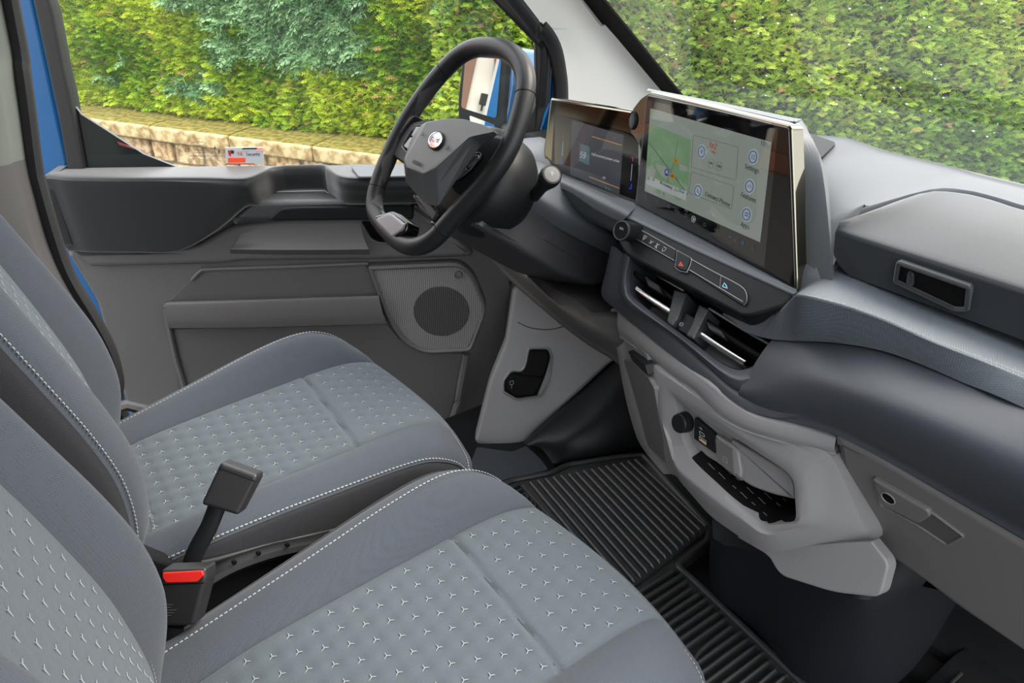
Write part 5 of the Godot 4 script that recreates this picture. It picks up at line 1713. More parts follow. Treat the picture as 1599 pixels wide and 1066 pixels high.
	put("plus_symbol", b.mesh(), cold, s)
	# clear cover over the picture
	b = B.new()
	for q in v3([-0.0054, 0.0114, 0.003, 0.3126, 0.0213, 0.003, 0.3387, -0.1665, 0.003, -0.001, -0.1661, 0.003]):
		b.p(q)
	b.quad(0, 3, 2, 1)
	put("cover_glass", b.mesh(), M.cover, s)

func map_picture() -> ImageTexture:
	var n := FastNoiseLite.new()
	n.seed = 4
	n.frequency = 0.02
	var im := Image.create(128, 160, false, Image.FORMAT_RGBA8)
	for y in 160:
		for x in 128:
			var u := x / 128.0
			var v := y / 160.0
			var c := Color8(140, 186, 138)
			if v < 0.12:
				c = Color8(176, 190, 182)
			elif n.get_noise_2d(x, y) + 0.55 * (v - 0.75) - 0.25 * absf(u - 0.25) > 0.02 and v > 0.5:
				c = Color8(186, 196, 184)
			elif n.get_noise_2d(x + 300, y) > 0.25:
				c = Color8(152, 194, 148)
			if absf(v - 0.36 - u * 0.52) < 0.011 or (absf(u - 0.70 + (v - 0.2) * 0.2) < 0.007 and v > 0.2 and v < 0.62):
				c = Color8(112, 132, 120)
			if absf(u - 0.6 + (v - 0.6) * 0.4) < 0.012 and v > 0.6:
				c = Color8(130, 146, 130)
			im.set_pixel(x, y, c)
	return ImageTexture.create_from_image(im)

func instruments():
	var t: Transform3D = Transform3D(Vector3(0.0202, 0.0504, 0.9985), Vector3(0.2824, 0.9578, -0.0541), Vector3(-0.9591, 0.2831, 0.0051), Vector3(0.9981, 0.8503, -0.5058))
	var s := thing("instrument_display", "wide instrument display in dark chrome hood behind the steering wheel", "display", t)
	var b := B.new()
	slab(b, rp(v2([-0.0199, 0.0298, 0.218, 0.0324, 0.2861, -0.1273, 0.2652, -0.1318, 0.0642, -0.1162, 0.0112, -0.1079, -0.0075, -0.0824]), [0.01, 0.004, 0.004, 0.002, 0, 0.01, 0.01], 5), -0.05, 0.006, 0.007, 4)
	put("hood", b.mesh(), M.smoke_chrome, s)
	b = B.new()
	slab(b, v2([0.0063, -0.0009, 0.2205, -0.0079, 0.2428, -0.0125, 0.2809, -0.1255, 0.0665, -0.1114, 0.0304, -0.1104]), 0.0, 0.0072, 0.0)
	put("screen", b.mesh(), M.gloss, s)
	b = B.new()
	slab(b, v2([0.0613, -0.0063, 0.207, -0.0145, 0.2299, -0.1176, 0.089, -0.1073]), 0.006, 0.0076, 0.0)
	var lit := put("lit_panel", b.mesh(), glow(Color8(88, 98, 118), 0.07), s)
	b = B.new()
	slab(b, v2([0.0993, -0.0462, 0.1273, -0.0479, 0.1366, -0.0815, 0.1062, -0.0782]), 0.006, 0.008, 0.0)
	put("charge_tile", b.mesh(), glow(Color8(110, 150, 165), 0.12), lit)
	var amber := glow(Color8(220, 160, 50), 0.14)
	for e in [v3([0.1263, -0.0288, 0.008, 0.2085, -0.0327, 0.008]), v3([0.1435, -0.1022, 0.008, 0.227, -0.1076, 0.008])]:
		b = B.new()
		tube(b, e, 0.001, 0.0004, 4, false, Vector3(0, 0, 1))
		put("amber_line", b.mesh(), amber, lit)
	var pale := glow(Color8(210, 215, 215), 0.22)
	text("lettering", "59", 0.011, pale, lit, Transform3D(Basis(), Vector3(0.1136, -0.0665, 0.0082)))
	text("lettering", "Full accessory power active", 0.0045, pale, lit, Transform3D(Basis(Vector3(1, -0.02, 0).normalized(), Vector3(0.02, 1, 0).normalized(), Vector3(0, 0, 1)), Vector3(0.1741, -0.0606, 0.0082)))
	text("lettering", "OK", 0.0038, pale, lit, Transform3D(Basis(), Vector3(0.1827, -0.0966, 0.0082)))
	for e in [
		[v3([0.0499, -0.0488, 0.008, 0.0562, -0.0767, 0.008]), Color8(150, 175, 205)], [v3([0.0459, -0.0369, 0.008, 0.0474, -0.0442, 0.008]), Color8(190, 40, 40)], [v3([0.0563, -0.083, 0.008, 0.0596, -0.09, 0.008, 0.0646, -0.0904, 0.008]), Color8(10, 90, 255)],
		[v3([0.2439, -0.0602, 0.008, 0.2503, -0.089, 0.008]), Color8(150, 175, 205)], [v3([0.2383, -0.0486, 0.008, 0.2425, -0.049, 0.008, 0.2439, -0.0557, 0.008]), Color8(220, 40, 60)], [v3([0.2501, -0.103, 0.008, 0.2556, -0.1025, 0.008, 0.2536, -0.0942, 0.008]), Color8(10, 90, 255)],
		[v3([0.1653, -0.0195, 0.008, 0.1676, -0.0262, 0.008]), Color8(170, 60, 80)], [v3([0.183, -0.0216, 0.008, 0.189, -0.0242, 0.008]), Color8(170, 60, 80)], [v3([0.1912, -0.1099, 0.008, 0.1943, -0.1165, 0.008]), Color8(20, 150, 150)], [v3([0.198, -0.1122, 0.008, 0.2044, -0.1157, 0.008]), Color8(20, 150, 150)]]:
		b = B.new()
		tube(b, e[0], 0.0011, 0.0004, 5, false, Vector3(0, 0, 1))
		put("gauge_mark", b.mesh(), glow(e[1], 0.16), s)
	b = B.new()
	for q in v3([0.0098, -0.001, 0.01, 0.2471, -0.0123, 0.01, 0.2854, -0.126, 0.01, 0.0459, -0.1105, 0.01]):
		b.p(q)
	b.quad(0, 3, 2, 1)
	put("cover_glass", b.mesh(), M.cover, s)
	b = B.new()
	tube(b, v3([0.068, -0.1125, 0.008, 0.1763, -0.1202, 0.008, 0.281, -0.1279, 0.008]), 0.0018, 0.0015, 6, false, Vector3(0, 0, 1))
	put("lower_trim", b.mesh(), M.satin, s)

func steering():
	# ---- column with its shroud and the gear selector
	var col := thing("steering_column", "dark steering column shroud reaching from the dashboard, behind the wheel", "steering column")
	var ts: Transform3D = Transform3D(Vector3(0.8444, -0.5265, 0.0993), Vector3(0.5331, 0.8071, -0.2538), Vector3(0.0535, 0.2673, 0.9621), Vector3(0.7244, 0.7053, -0.37))
	var b := B.new()
	slab(b, rp(v2([-0.0163, 0.0036, 0.0101, 0.0379, 0.0397, 0.0914, 0.072, 0.0994, 0.1726, 0.095, 0.3285, 0.0929, 0.3358, 0.0704, 0.3338, 0.0029, 0.2985, -0.0111, 0.2166, -0.016, 0.11, -0.0079]), [0.01, 0.02, 0.01, 0.01, 0, 0.006, 0.02, 0.02, 0.02, 0, 0.02], 4), -0.16, 0.0, 0.012, 4)
	put("lower_shroud", b.mesh(50.0), M.shroud, col, ts)
	b = B.new()
	frame(b, rp(v2([0.1542, 0.0658, 0.2596, 0.0562, 0.2462, 0.0245, 0.1364, 0.0321]), 0.006), 0.0015, -0.004, 0.0014, 0.0006)
	slab(b, rp(v2([0.1551, 0.0636, 0.2563, 0.055, 0.2436, 0.0263, 0.1409, 0.0338]), 0.005), -0.004, 0.0006, 0.0004)
	put("blank_plate", b.mesh(), M.shroud, col, ts)
	b = B.new()
	var top := [
		v3([0.7926, 0.7623, -0.37, 0.8288, 0.7496, -0.36, 0.894, 0.7046, -0.345, 1.0213, 0.6229, -0.33]),
		v3([0.8036, 0.7695, -0.385, 0.855, 0.7601, -0.375, 0.9216, 0.7163, -0.36, 1.0414, 0.6314, -0.345]),
		v3([0.829, 0.7877, -0.42, 0.8893, 0.7797, -0.41, 0.9504, 0.7423, -0.4, 1.0244, 0.6779, -0.39]),
		v3([0.8872, 0.7742, -0.5, 0.9599, 0.7556, -0.5, 1.0264, 0.7125, -0.49, 1.1069, 0.643, -0.48])]
	skin(b, [shift(top[0], Vector3(0.02, -0.05, -0.03))] + top + [shift(top[3], Vector3(0.02, -0.06, 0))], 4, 4)
	put("upper_shroud", b.mesh(60.0), M.top, col)
	# round boss between wheel and column
	b = B.new()
	lathe(b, v2([0.0, -0.16, 0.085, -0.16, 0.098, -0.14, 0.104, -0.10, 0.098, -0.07, 0.08, -0.05, 0.0, -0.045]), 48, Transform3D(Basis(), Vector3(0.0, -0.028, 0)))
	put("boss", b.mesh(60.0), M.black, col, Transform3D(Vector3(0, 0, 1), Vector3(0.5299, 0.848, 0), Vector3(-0.848, 0.5299, 0), Vector3(0.7137, 0.8376, -0.4493)))
	# selector stalk
	b = B.new()
	slab(b, rp(v2([0.0726, 0.1148, 0.0999, 0.1387, 0.1361, 0.1251, 0.1219, 0.0911, 0.0794, 0.0973]), 0.004), -0.02, 0.004, 0.003)
	put("stalk_plate", b.mesh(), M.black, col, ts)
	var p0 := Vector3(0.8309, 0.7505, -0.355)
	var p1 := Vector3(0.8142, 0.8105, -0.285)
	var ax := (p1 - p0).normalized()
	var tt := Transform3D(Basis(ax.cross(Vector3.UP).normalized(), ax.cross(ax.cross(Vector3.UP)).normalized() * -1.0, ax), p1)
	tt.basis.x = tt.basis.y.cross(tt.basis.z)
	b = B.new()
	var l := (p1 - p0).length()
	lathe(b, v2([0.011, -l, 0.0115, -0.05, 0.0155, -0.03, 0.0185, -0.018, 0.0195, -0.008, 0.0190, -0.002, 0.0165, 0.0010, 0.0150, 0.0010]), 40, tt)
	var stk := put("gear_selector", b.mesh(50.0), M.black, col)
	b = B.new()
	lathe(b, v2([0.0150, -0.004, 0.0150, 0.0004, 0.0142, 0.0018, 0.0, 0.0026]), 40, tt)
	var pb := put("park_button", b.mesh(40.0), M.shroud, stk)
	text("lettering", "P", 0.0075, M.icon, pb, tt * Transform3D(Basis(Vector3(0, 0, 1), 0.0), Vector3(0, 0, 0.0028)))

	# ---- the wheel
	var t: Transform3D = Transform3D(Vector3(0, 0, 1), Vector3(0.5299, 0.848, 0), Vector3(-0.848, 0.5299, 0), Vector3(0.7137, 0.8376, -0.4493))
	var w := thing("steering_wheel", "black leather flat-bottomed steering wheel with grey airbag cover and oval badge", "steering wheel", t)
	var outline := v2([-0.0639, 0.1973, -0.0089, 0.2045, 0.0312, 0.2047, 0.0739, 0.1963, 0.1096, 0.1786, 0.136, 0.1548, 0.1518, 0.1243, 0.1665, 0.0774, 0.1723, 0.0286, 0.1603, -0.0183, 0.1364, -0.0662, 0.1075, -0.1184, 0.0934, -0.153, 0.0738, -0.1766, 0.0489, -0.1951, 0.0094, -0.2087, -0.0393, -0.2085, -0.0917, -0.2007, -0.1433, -0.1874, -0.1699, -0.168, -0.1864, -0.1384, -0.1934, -0.0991, -0.1957, -0.056, -0.1927, -0.0039, -0.1815, 0.0437, -0.163, 0.093, -0.1349, 0.1399, -0.1058, 0.1742])
	var path := []
	var ring := inset(ccw(outline), 0.0172)
	for q in ring:
		path.append(Vector3(q.x, q.y, 0))
	path = cr(path, 4, true)
	# even the curve out
	for k in 6:
		var s := []
		for i in path.size():
			s.append((path[(i + path.size() - 1) % path.size()] + path[i] * 2.0 + path[(i + 1) % path.size()]) / 4.0)
		path = s
	b = B.new()
	tube(b, path, 0.0172, 0.0165, 20, true, Vector3(0, 0, 1))
	var rim := put("rim", b.mesh(70.0), M.leather, w)
	# seams across the rim and perforated leather on the inside of the grips
	for px in [Vector3(-0.1329, 0.1402, 0), Vector3(0.1267, 0.1254, 0), Vector3(-0.1809, -0.1259, 0), Vector3(0.0842, -0.1415, 0)]:
		var best := 0
		for i in path.size():
			if path[i].distance_to(px) < path[best].distance_to(px):
				best = i
		var n := path.size()
		var d: Vector3 = (path[(best + 1) % n] - path[best]).normalized()
		var sd := d.cross(Vector3(0, 0, 1)).normalized()
		b = B.new()
		var loop := []
		for k in 24:
			var a := TAU * k / 24
			loop.append(path[best] + sd * cos(a) * 0.0172 + Vector3(0, 0, 1) * sin(a) * 0.0165)
		tube(b, loop, 0.0009, 0.0006, 5, true, d)
		put("seam", b.mesh(), M.deep, rim)
	for span in [[Vector3(-0.1236, 0.12, 0), Vector3(-0.1378, 0.0207, 0)], [Vector3(-0.1265, -0.0226, 0), Vector3(-0.1396, -0.112, 0)], [Vector3(-0.1409, -0.1258, 0), Vector3(-0.1115, -0.1508, 0)], [Vector3(-0.0113, -0.1556, 0), Vector3(0.0257, -0.164, 0)], [Vector3(-0.0773, 0.1458, 0), Vector3(0.0159, 0.1711, 0)]]:
		var ia := 0
		var ib := 0
		for i in path.size():
			if path[i].distance_to(span[0]) < path[ia].distance_to(span[0]):
				ia = i
			if path[i].distance_to(span[1]) < path[ib].distance_to(span[1]):
				ib = i
		var lo := mini(ia, ib)
		var hi := maxi(ia, ib)
		if hi - lo > path.size() / 2:
			continue
		var cols := []
		for i in range(lo, hi + 1):
			var d: Vector3 = (path[(i + 1) % path.size()] - path[(i + path.size() - 1) % path.size()]).normalized()
			var inn: Vector3 = Vector3(0, 0, 1).cross(d).normalized()
			if inn.dot(path[i]) > 0:
				inn = -inn
			var f := minf(1.0, minf(i - lo, hi - i) / 4.0)
			var col2 := []
			for k in 9:
				var a := lerpf(-0.9 * f, 1.1 * f, k / 8.0)
				col2.append(path[i] + inn * cos(a) * 0.0178 + Vector3(0, 0, 1) * sin(a) * 0.0171)
			cols.append(col2)
		b = B.new()
		grid(b, cols)
		put("perforated_grip", b.mesh(70.0), M.perforated, rim)
	# spokes behind the cover
	b = B.new()
	slab(b, rp(v2([-0.0855, 0.0378, -0.157, 0.0141, -0.1731, -0.0332, -0.1606, -0.0571, -0.1088, -0.0616, -0.0485, -0.0365]), 0.008), -0.03, 0.004, 0.005)
	slab(b, rp(v2([0.0758, 0.0445, 0.0644, 0.0208, 0.0329, -0.058, 0.0662, -0.0683, 0.1113, -0.0511, 0.1318, 0.0076, 0.1426, 0.0499]), 0.008), -0.03, 0.0, 0.005)
	slab(b, rp(v2([-0.0351, -0.1041, 0.0148, -0.0925, 0.0617, -0.1132, 0.0589, -0.1312, 0.0037, -0.1232]), 0.006), -0.03, 0.01, 0.005)
	put("spokes", b.mesh(), M.black, w)
	b = B.new()
	slab(b, rp(v2([-0.1856, 0.0243, -0.1327, 0.0322, -0.1495, 0.0052, -0.1635, -0.0324, -0.1794, -0.0441]), 0.01), -0.012, 0.009, 0.006)
	put("spoke_leather", b.mesh(), M.leather, w)
	# airbag cover: a raised face with sloping flanks
	var face := v3([-0.0083, 0.019, 0.06, -0.0139, -0.0037, 0.06, -0.0239, -0.0542, 0.06, -0.0073, -0.0646, 0.06, 0.0474, -0.0614, 0.06, 0.0753, -0.0427, 0.06, 0.125, 0.0215, 0.06, 0.1802, 0.0427, 0.06, 0.1465, 0.0464, 0.06, 0.092, 0.0446, 0.06, 0.0448, 0.0368, 0.06])
	var skirt := v3([-0.0919, 0.0131, 0.018, -0.101, -0.0105, 0.018, -0.0933, -0.0574, 0.018, -0.0562, -0.0901, 0.018, 0.0275, -0.108, 0.018, 0.0658, -0.1018, 0.018, 0.1046, 0.0187, 0.018, 0.1361, 0.0462, 0.018, 0.1019, 0.0525, 0.018, 0.0371, 0.0507, 0.018, -0.0185, 0.0419, 0.018])
	b = B.new()
	var soft := []
	for r in [skirt, mid(skirt, face, 0.5, Vector3(0, 0, 0.002)), mid(skirt, face, 0.94, Vector3(0, 0, 0.0015)), face]:
		var q2 := PackedVector2Array()
		for p in r:
			q2.append(Vector2(p.x, p.y))
		var ro := rp(q2, 0.006, 3)
		var lvl := []
		var zz: float = r[0].z
		for p in ro:
			lvl.append(Vector3(p.x, p.y, zz))
		soft.append(lvl)
	rings3(b, soft)
	var cap := PackedVector2Array()
	for p in soft[-1]:
		cap.append(Vector2(p.x, p.y))
	slab(b, cap, 0.05, 0.06, 0.0)
	var cover := put("airbag_cover", b.mesh(32.0), M.cover_plastic, w)
	# the oval badge
	var c: Vector3 = Vector3(0.0445, -0.0037, 0.0625)
	b = B.new()
	var bt := Transform3D(Basis().scaled(Vector3(1.35, 1.0, 1.0)), c)
	lathe(b, v2([0.0165, -0.002, 0.0165, 0.0008, 0.0150, 0.0016, 0.0140, 0.0008]), 40, bt)
	put("badge_well", b.mesh(), M.black, cover)
	b = B.new()
	lathe(b, v2([0.0145, 0.0, 0.0140, 0.0022, 0.0128, 0.0024, 0.0122, 0.0016, 0.0, 0.0026]), 40, bt)
	var badge := put("badge", b.mesh(), M.chrome, cover)
	text("lettering", "Ford", 0.0085, mat(Color8(120, 52, 56), 0.3), badge, Transform3D(Basis(Vector3(0, 0, 1), 0.12) * Basis(Vector3(1, 0, 0), Vector3(0.25, 1, 0), Vector3(0, 0, 1)), c + Vector3(0, 0, 0.0026)), 0.0004, true)
	text("lettering", "AIRBAG", 0.0065, M.black, cover, Transform3D(Basis(Vector3(0, 0, 1), 0.02), Vector3(0.02, -0.0511, 0.0625)))
	b = B.new()
	for q in [[Vector3(-0.0008, -0.0014, 0.0626), 1.0], [Vector3(0.0851, -0.0071, 0.0626), -1.0]]:
		tube(b, [q[0] + Vector3(-0.005, -0.003, 0), q[0] + Vector3(0.001, -0.003, 0), q[0] + Vector3(0.004, 0.002, 0)], 0.0007, 0.0003, 4, false, Vector3(0, 0, 1))
		tube(b, [q[0] + Vector3(-0.001, 0.004, 0), q[0] + Vector3(0.0, 0.0, 0), q[0] + Vector3(0.005, -0.003, 0)], 0.0007, 0.0003, 4, false, Vector3(0, 0, 1))
	put("horn_symbol", b.mesh(), M.black, cover)
	# switch pods
	for pod in [[v2([-0.0627, 0.0245, -0.1071, 0.0134, -0.1174, -0.0003, -0.124, -0.0335, -0.101, -0.0404, -0.0906, -0.0354, -0.0779, -0.002]), [v2([-0.1011, 0.0099, -0.0662, 0.0185, -0.0684, 0.0042, -0.0831, 0.0023, -0.082, -0.0076, -0.1048, -0.0088]), v2([-0.105, -0.0114, -0.0794, -0.0108, -0.0845, -0.0246, -0.0979, -0.02, -0.0932, -0.0343, -0.1149, -0.0316])]], [v2([0.0977, 0.011, 0.0844, 0.0055, 0.0652, -0.0239, 0.0561, -0.0465, 0.0695, -0.0478, 0.0819, -0.0351, 0.0924, -0.0229, 0.1038, 0.0055]), [v2([0.0985, 0.0057, 0.0894, 0.0024, 0.0793, -0.0153, 0.0879, -0.0214, 0.1039, 0.0012]), v2([0.0775, -0.0181, 0.0703, -0.027, 0.065, -0.0438, 0.0716, -0.0445, 0.0861, -0.0242])]]]:
		var z := 0.016 if pod[0][0].x < 0 else 0.008
		b = B.new()
		slab(b, rp(pod[0], 0.004), -0.02, z, 0.002)
		var pd := put("switch_pod", b.mesh(), M.gloss, w)
		b = B.new()
		frame(b, rp(pod[0], 0.004), 0.0014, z - 0.003, z + 0.001, 0.0005)
		put("pod_edge", b.mesh(), M.satin, pd)
		for k in pod[1]:
			b = B.new()
			slab(b, rp(k, 0.002), z - 0.002, z + 0.003, 0.0015)
			put("switch", b.mesh(), M.satin, pd)
	# satin trim at the foot of the rim
	b = B.new()
	slab(b, rp(v2([-0.0656, -0.1503, -0.006, -0.1552, -0.0024, -0.1679, -0.0291, -0.1931, -0.1038, -0.1829, -0.1029, -0.172]), [0.008, 0.006, 0.01, 0.004, 0.006, 0.006], 4), -0.012, 0.0172, 0.006, 4)
	var foot := put("rim_trim", b.mesh(50.0), M.rim_trim, w)
	b = B.new()
	slab(b, rp(v2([-0.0665, -0.1473, -0.0042, -0.1526, 0.0019, -0.1684, -0.0234, -0.2008, -0.1124, -0.1862, -0.1142, -0.1721]), [0.008, 0.006, 0.01, 0.004, 0.006, 0.006], 4), -0.014, 0.0155, 0.005, 4)
	put("trim_surround", b.mesh(50.0), M.gloss, foot)

# ---------------------------------------------------------------- seats
const XS := [0.0, 0.12, 0.24, 0.36, 0.46, 0.53, 0.585, 0.612]
const YP := [0.36, 0.385, 0.396, 0.403, 0.407, 0.404, 0.388, 0.355]
const YFAR := [0.365, 0.392, 0.42, 0.448, 0.458, 0.442, 0.40, 0.352]
const YNEAR := [0.425, 0.43, 0.43, 0.425, 0.42, 0.41, 0.382, 0.348]
const PW := 0.1365

func at_curve(xs: Array, ys: Array, x: float) -> float:
	for i in xs.size() - 1:
		if x <= xs[i + 1] or i == xs.size() - 2:
			var t: float = clampf((x - xs[i]) / (xs[i + 1] - xs[i]), 0.0, 1.0)
			return crv(ys[maxi(i - 1, 0)], ys[i], ys[i + 1], ys[mini(i + 2, ys.size() - 1)], t)
	return ys[0]

func plan_bend(x: float, z: float) -> float:
	return x - 0.75 * z * z * smoothstep(0.35, 0.6, x)

func panel_point(x: float, z: float, dip: float) -> Vector3:
	var y := at_curve(XS, YP, x) + 0.004 * pow(z / PW, 2.0) - 0.006 * pow(maxf(absf(z) / PW - 0.9, 0.0) * 10.0, 2.0)
	y -= 0.005 * exp(-pow((x - seam_x(z)) / 0.0035, 2.0))
	return Vector3(plan_bend(x, z), y - dip, z)

func seam_x(z: float) -> float:
	return 0.42 - 0.06 * z

func mark_spots() -> Array:
	var r := []
	for i in 20:
		for k in 9:
			var x := 0.055 + i * 0.0285
			var z := -0.118 + k * 0.0295 + (0.0147 if i % 2 == 1 else 0.0)
			if absf(z) < 0.128 and absf(x - seam_x(z)) > 0.012 and x < 0.595:
				r.append(Vector2(x, z))
	return r

func dip_at(spots: Array, x: float, z: float, r := 0.0075) -> float:
	var d := 0.0
	for s in spots:
		var q: float = (s.x - x) * (s.x - x) + (s.y - z) * (s.y - z)
		if q < r * r * 4.0:
			d += 0.0032 * exp(-q / (r * r))
	return d

func mark_mesh() -> ArrayMesh:
	var b := B.new()
	for k in 3:
		var a := TAU * k / 3 + 0.5
		tube(b, [Vector3(0, 0.0002, 0), Vector3(cos(a) * 0.0032, 0.0005, sin(a) * 0.0032), Vector3(cos(a) * 0.0056, 0.0001, sin(a) * 0.0056)], [0.0006, 0.0006, 0.0003], [0.0004, 0.0004, 0.0002], 5)
	return b.mesh()

func rows_of(zs: Array, ys: Array, x1 := 99.0) -> Array:
	# lines along the seat: for each offset z (a number or one per station) the height list
	var r := []
	for i in zs.size():
		var l := []
		for k in XS.size():
			l.append(Vector3(plan_bend(XS[k], zs[i]), ys[i][k], zs[i]))
		r.append(l)
	return r

func blend(a: Array, b: Array, f: float, d := 0.0) -> Array:
	var r := []
	for i in a.size():
		r.append(lerpf(a[i], b[i], f) + d)
	return r

func make_seat(label: String, zc: float, back_shift: float, group: String) -> Node3D:
	var s := thing("front_seat", label, "seat", Transform3D(Basis(), Vector3(0, 0, zc)), group)
	var spots := mark_spots()
	# quilted middle of the cushion
	var b := B.new()
	var cols := []
	for i in 57:
		var z := -PW + 2.0 * PW * i / 56.0
		var c := []
		for k in 123:
			var x := 0.612 * k / 122.0
			c.append(panel_point(x, z, dip_at(spots, x, z)))
		cols.append(c)
	grid(b, cols)
	var cush := put("cushion", b.mesh(80.0), M.panel_cloth, s)
	var mk := mark_mesh()
	for q in spots:
		var p := panel_point(q.x, q.y, 0.0014)
		var p2 := panel_point(q.x + 0.01, q.y, 0.0014)
		var p3 := panel_point(q.x, q.y + 0.01, 0.0014)
		var n := (p3 - p).cross(p2 - p).normalized()
		if n.y < 0:
			n = -n
		var xx := (p2 - p).normalized()
		put("stitch_mark", mk, M.thread, cush, Transform3D(Basis(xx, n, xx.cross(n)), p))
	b = B.new()
	var groove := []
	for i in 21:
		var z := -PW + 2.0 * PW * i / 20.0
		groove.append(panel_point(seam_x(z), z, -0.0006))
	tube(b, groove, 0.0012, 0.0008, 5)
	put("seam", b.mesh(), M.dark_thread, cush)
	# bolsters
	var yp := blend(YP, YP, 0.0, 0.001)
	for side in [-1.0, 1.0]:
		var yc: Array = YFAR if side < 0 else YNEAR
		b = B.new()
		var zs := [side * (PW - 0.004), side * (PW + 0.003), side * (PW + 0.02), side * 0.185, side * 0.215, side * 0.235]
		var ys := [blend(yp, yp, 0, -0.008), blend(yp, yc, 0.02, 0.001), blend(yp, yc, 0.45, 0.006), blend(yp, yc, 1.0, 0.006), blend(yp, yc, 1.0, 0.0), blend(yp, yc, 1.0, -0.014)]
		skin(b, rows_of(zs, ys), 4, 4)
		put("bolster", b.mesh(70.0), M.bolster_cloth, s)
		b = B.new()
		var zs2 := [side * 0.234, side * 0.242, side * 0.247, side * 0.244, side * 0.22]
		var low := []
		for k in XS.size():
			low.append(0.315 + 0.02 * smoothstep(0.4, 0.6, XS[k]))
		var ys2 := [blend(yp, yc, 1.0, -0.013), blend(yp, yc, 1.0, -0.019), blend(yc, low, 0.45), blend(yc, low, 0.9), low]
		skin(b, rows_of(zs2, ys2), 4, 4)
		put("side_cover", b.mesh(70.0), M.side_cloth, s)
		# white stitching along the outer edge
		var path := []
		for k in XS.size():
			path.append(Vector3(plan_bend(XS[k], 0.231), yc[k] - 0.0085, side * 0.2315) if side > 0 else Vector3(plan_bend(XS[k], 0.2), yc[k] + 0.0045 + 0.003 * smoothstep(0.2, 0.5, XS[k]), -0.2))
		path = cr(path, 6)
		b = B.new()
		stitch(b, path, 0.0042, 0.0026, 0.0011, Vector3(0, 0.8, 0.6 if side > 0 else 0.0))
		put("edge_stitching", b.mesh(), M.thread, s).set_meta("kind", "stuff")
		b = B.new()
		tube(b, shift(path, Vector3(0, -0.004, side * 0.0035) if side > 0 else Vector3(0, -0.0008, 0.008)), 0.0012, 0.0012, 5)
		tube(b, cr(rows_of([side * (PW + 0.001)], [blend(yp, yp, 0, -0.0035)])[0], 6), 0.0014, 0.001, 5)
		put("piping", b.mesh(), M.dark_thread, s)
	# apron over the front edge
	b = B.new()
	var ap := [[], [], [], [], []]
	for i in 13:
		var z := -0.246 + 0.492 * i / 12.0
		var side_y: Array = YFAR if z < 0 else YNEAR
		var f := smoothstep(PW, 0.2, absf(z))
		var top := lerpf(0.356, side_y[7] + 0.004, f)
		var k := smoothstep(0.2, 0.246, absf(z))
		ap[0].append(Vector3(plan_bend(0.607, z), top - 0.012 * k, z))
		ap[1].append(Vector3(plan_bend(0.620, z) - 0.01 * k, top - 0.014 - 0.01 * k, z))
		ap[2].append(Vector3(plan_bend(0.629, z) - 0.02 * k, 0.33 - 0.01 * k, z))
		ap[3].append(Vector3(plan_bend(0.622, z) - 0.02 * k, 0.30, z))
		ap[4].append(Vector3(plan_bend(0.58, z) - 0.02 * k, 0.285, z * 0.95))
	skin(b, ap, 3, 4)
	put("front_apron", b.mesh(70.0), M.bolster_cloth, s)
	b = B.new()
	stitch(b, cr(ap[1], 3), 0.0042, 0.0026, 0.0011, Vector3(0.8, 0.6, 0))
	put("front_stitching", b.mesh(), M.thread, s).set_meta("kind", "stuff")

	# ---- backrest, reclined
	var bt := Transform3D(Basis(Vector3(0.963, 0.27, 0), Vector3(-0.27, 0.963, 0), Vector3(0, 0, 1)), Vector3(0.03 + back_shift, 0.40, 0))
	var ss := [-0.06, 0.0, 0.06, 0.14, 0.22, 0.32, 0.45, 0.60, 0.66, 0.69]
	var dp := [0.02, 0.045, 0.058, 0.068, 0.07, 0.068, 0.06, 0.05, 0.02, -0.05]
	var df := [0.03, 0.075, 0.105, 0.12, 0.12, 0.112, 0.10, 0.085, 0.04, -0.05]
	var dn := [-0.02, 0.02, 0.062, 0.088, 0.094, 0.09, 0.082, 0.07, 0.03, -0.05]
	var rows := func(zs: Array, ds: Array) -> Array:
		var r := []
		for i in zs.size():
			var l := []
			for k in ss.size():
				l.append(Vector3(ds[i][k], ss[k], zs[i]))
			r.append(l)
		return r
	b = B.new()
	cols = []
	var bspots := []
	for q in spots:
		bspots.append(Vector2(q.x - 0.05, q.y))
	for i in 41:
		var z := -PW + 2.0 * PW * i / 40.0
		var c := []
		for k in 126:
			var y := -0.06 + 0.75 * k / 125.0
			c.append(Vector3(at_curve(ss, dp, y) + 0.004 * pow(z / PW, 2.0) - dip_at(bspots, y, z), y, z))
		cols.append(c)
	grid(b, cols)
	var back := put("backrest", b.mesh(80.0), M.panel_cloth, s, bt)
	b = B.new()
	for q in bspots:
		for k in 3:
			var a := TAU * k / 3 + 0.5
			var c0 := Vector3(at_curve(ss, dp, q.x) + 0.004 * pow(q.y / PW, 2.0) - 0.0012, q.x, q.y)
			tube(b, [c0, c0 + Vector3(0.0004, cos(a) * 0.0056, sin(a) * 0.0056)], [0.0006, 0.0003], [0.0004, 0.0002], 4)
	put("embroidery", b.mesh(), M.thread, back).set_meta("kind", "stuff")
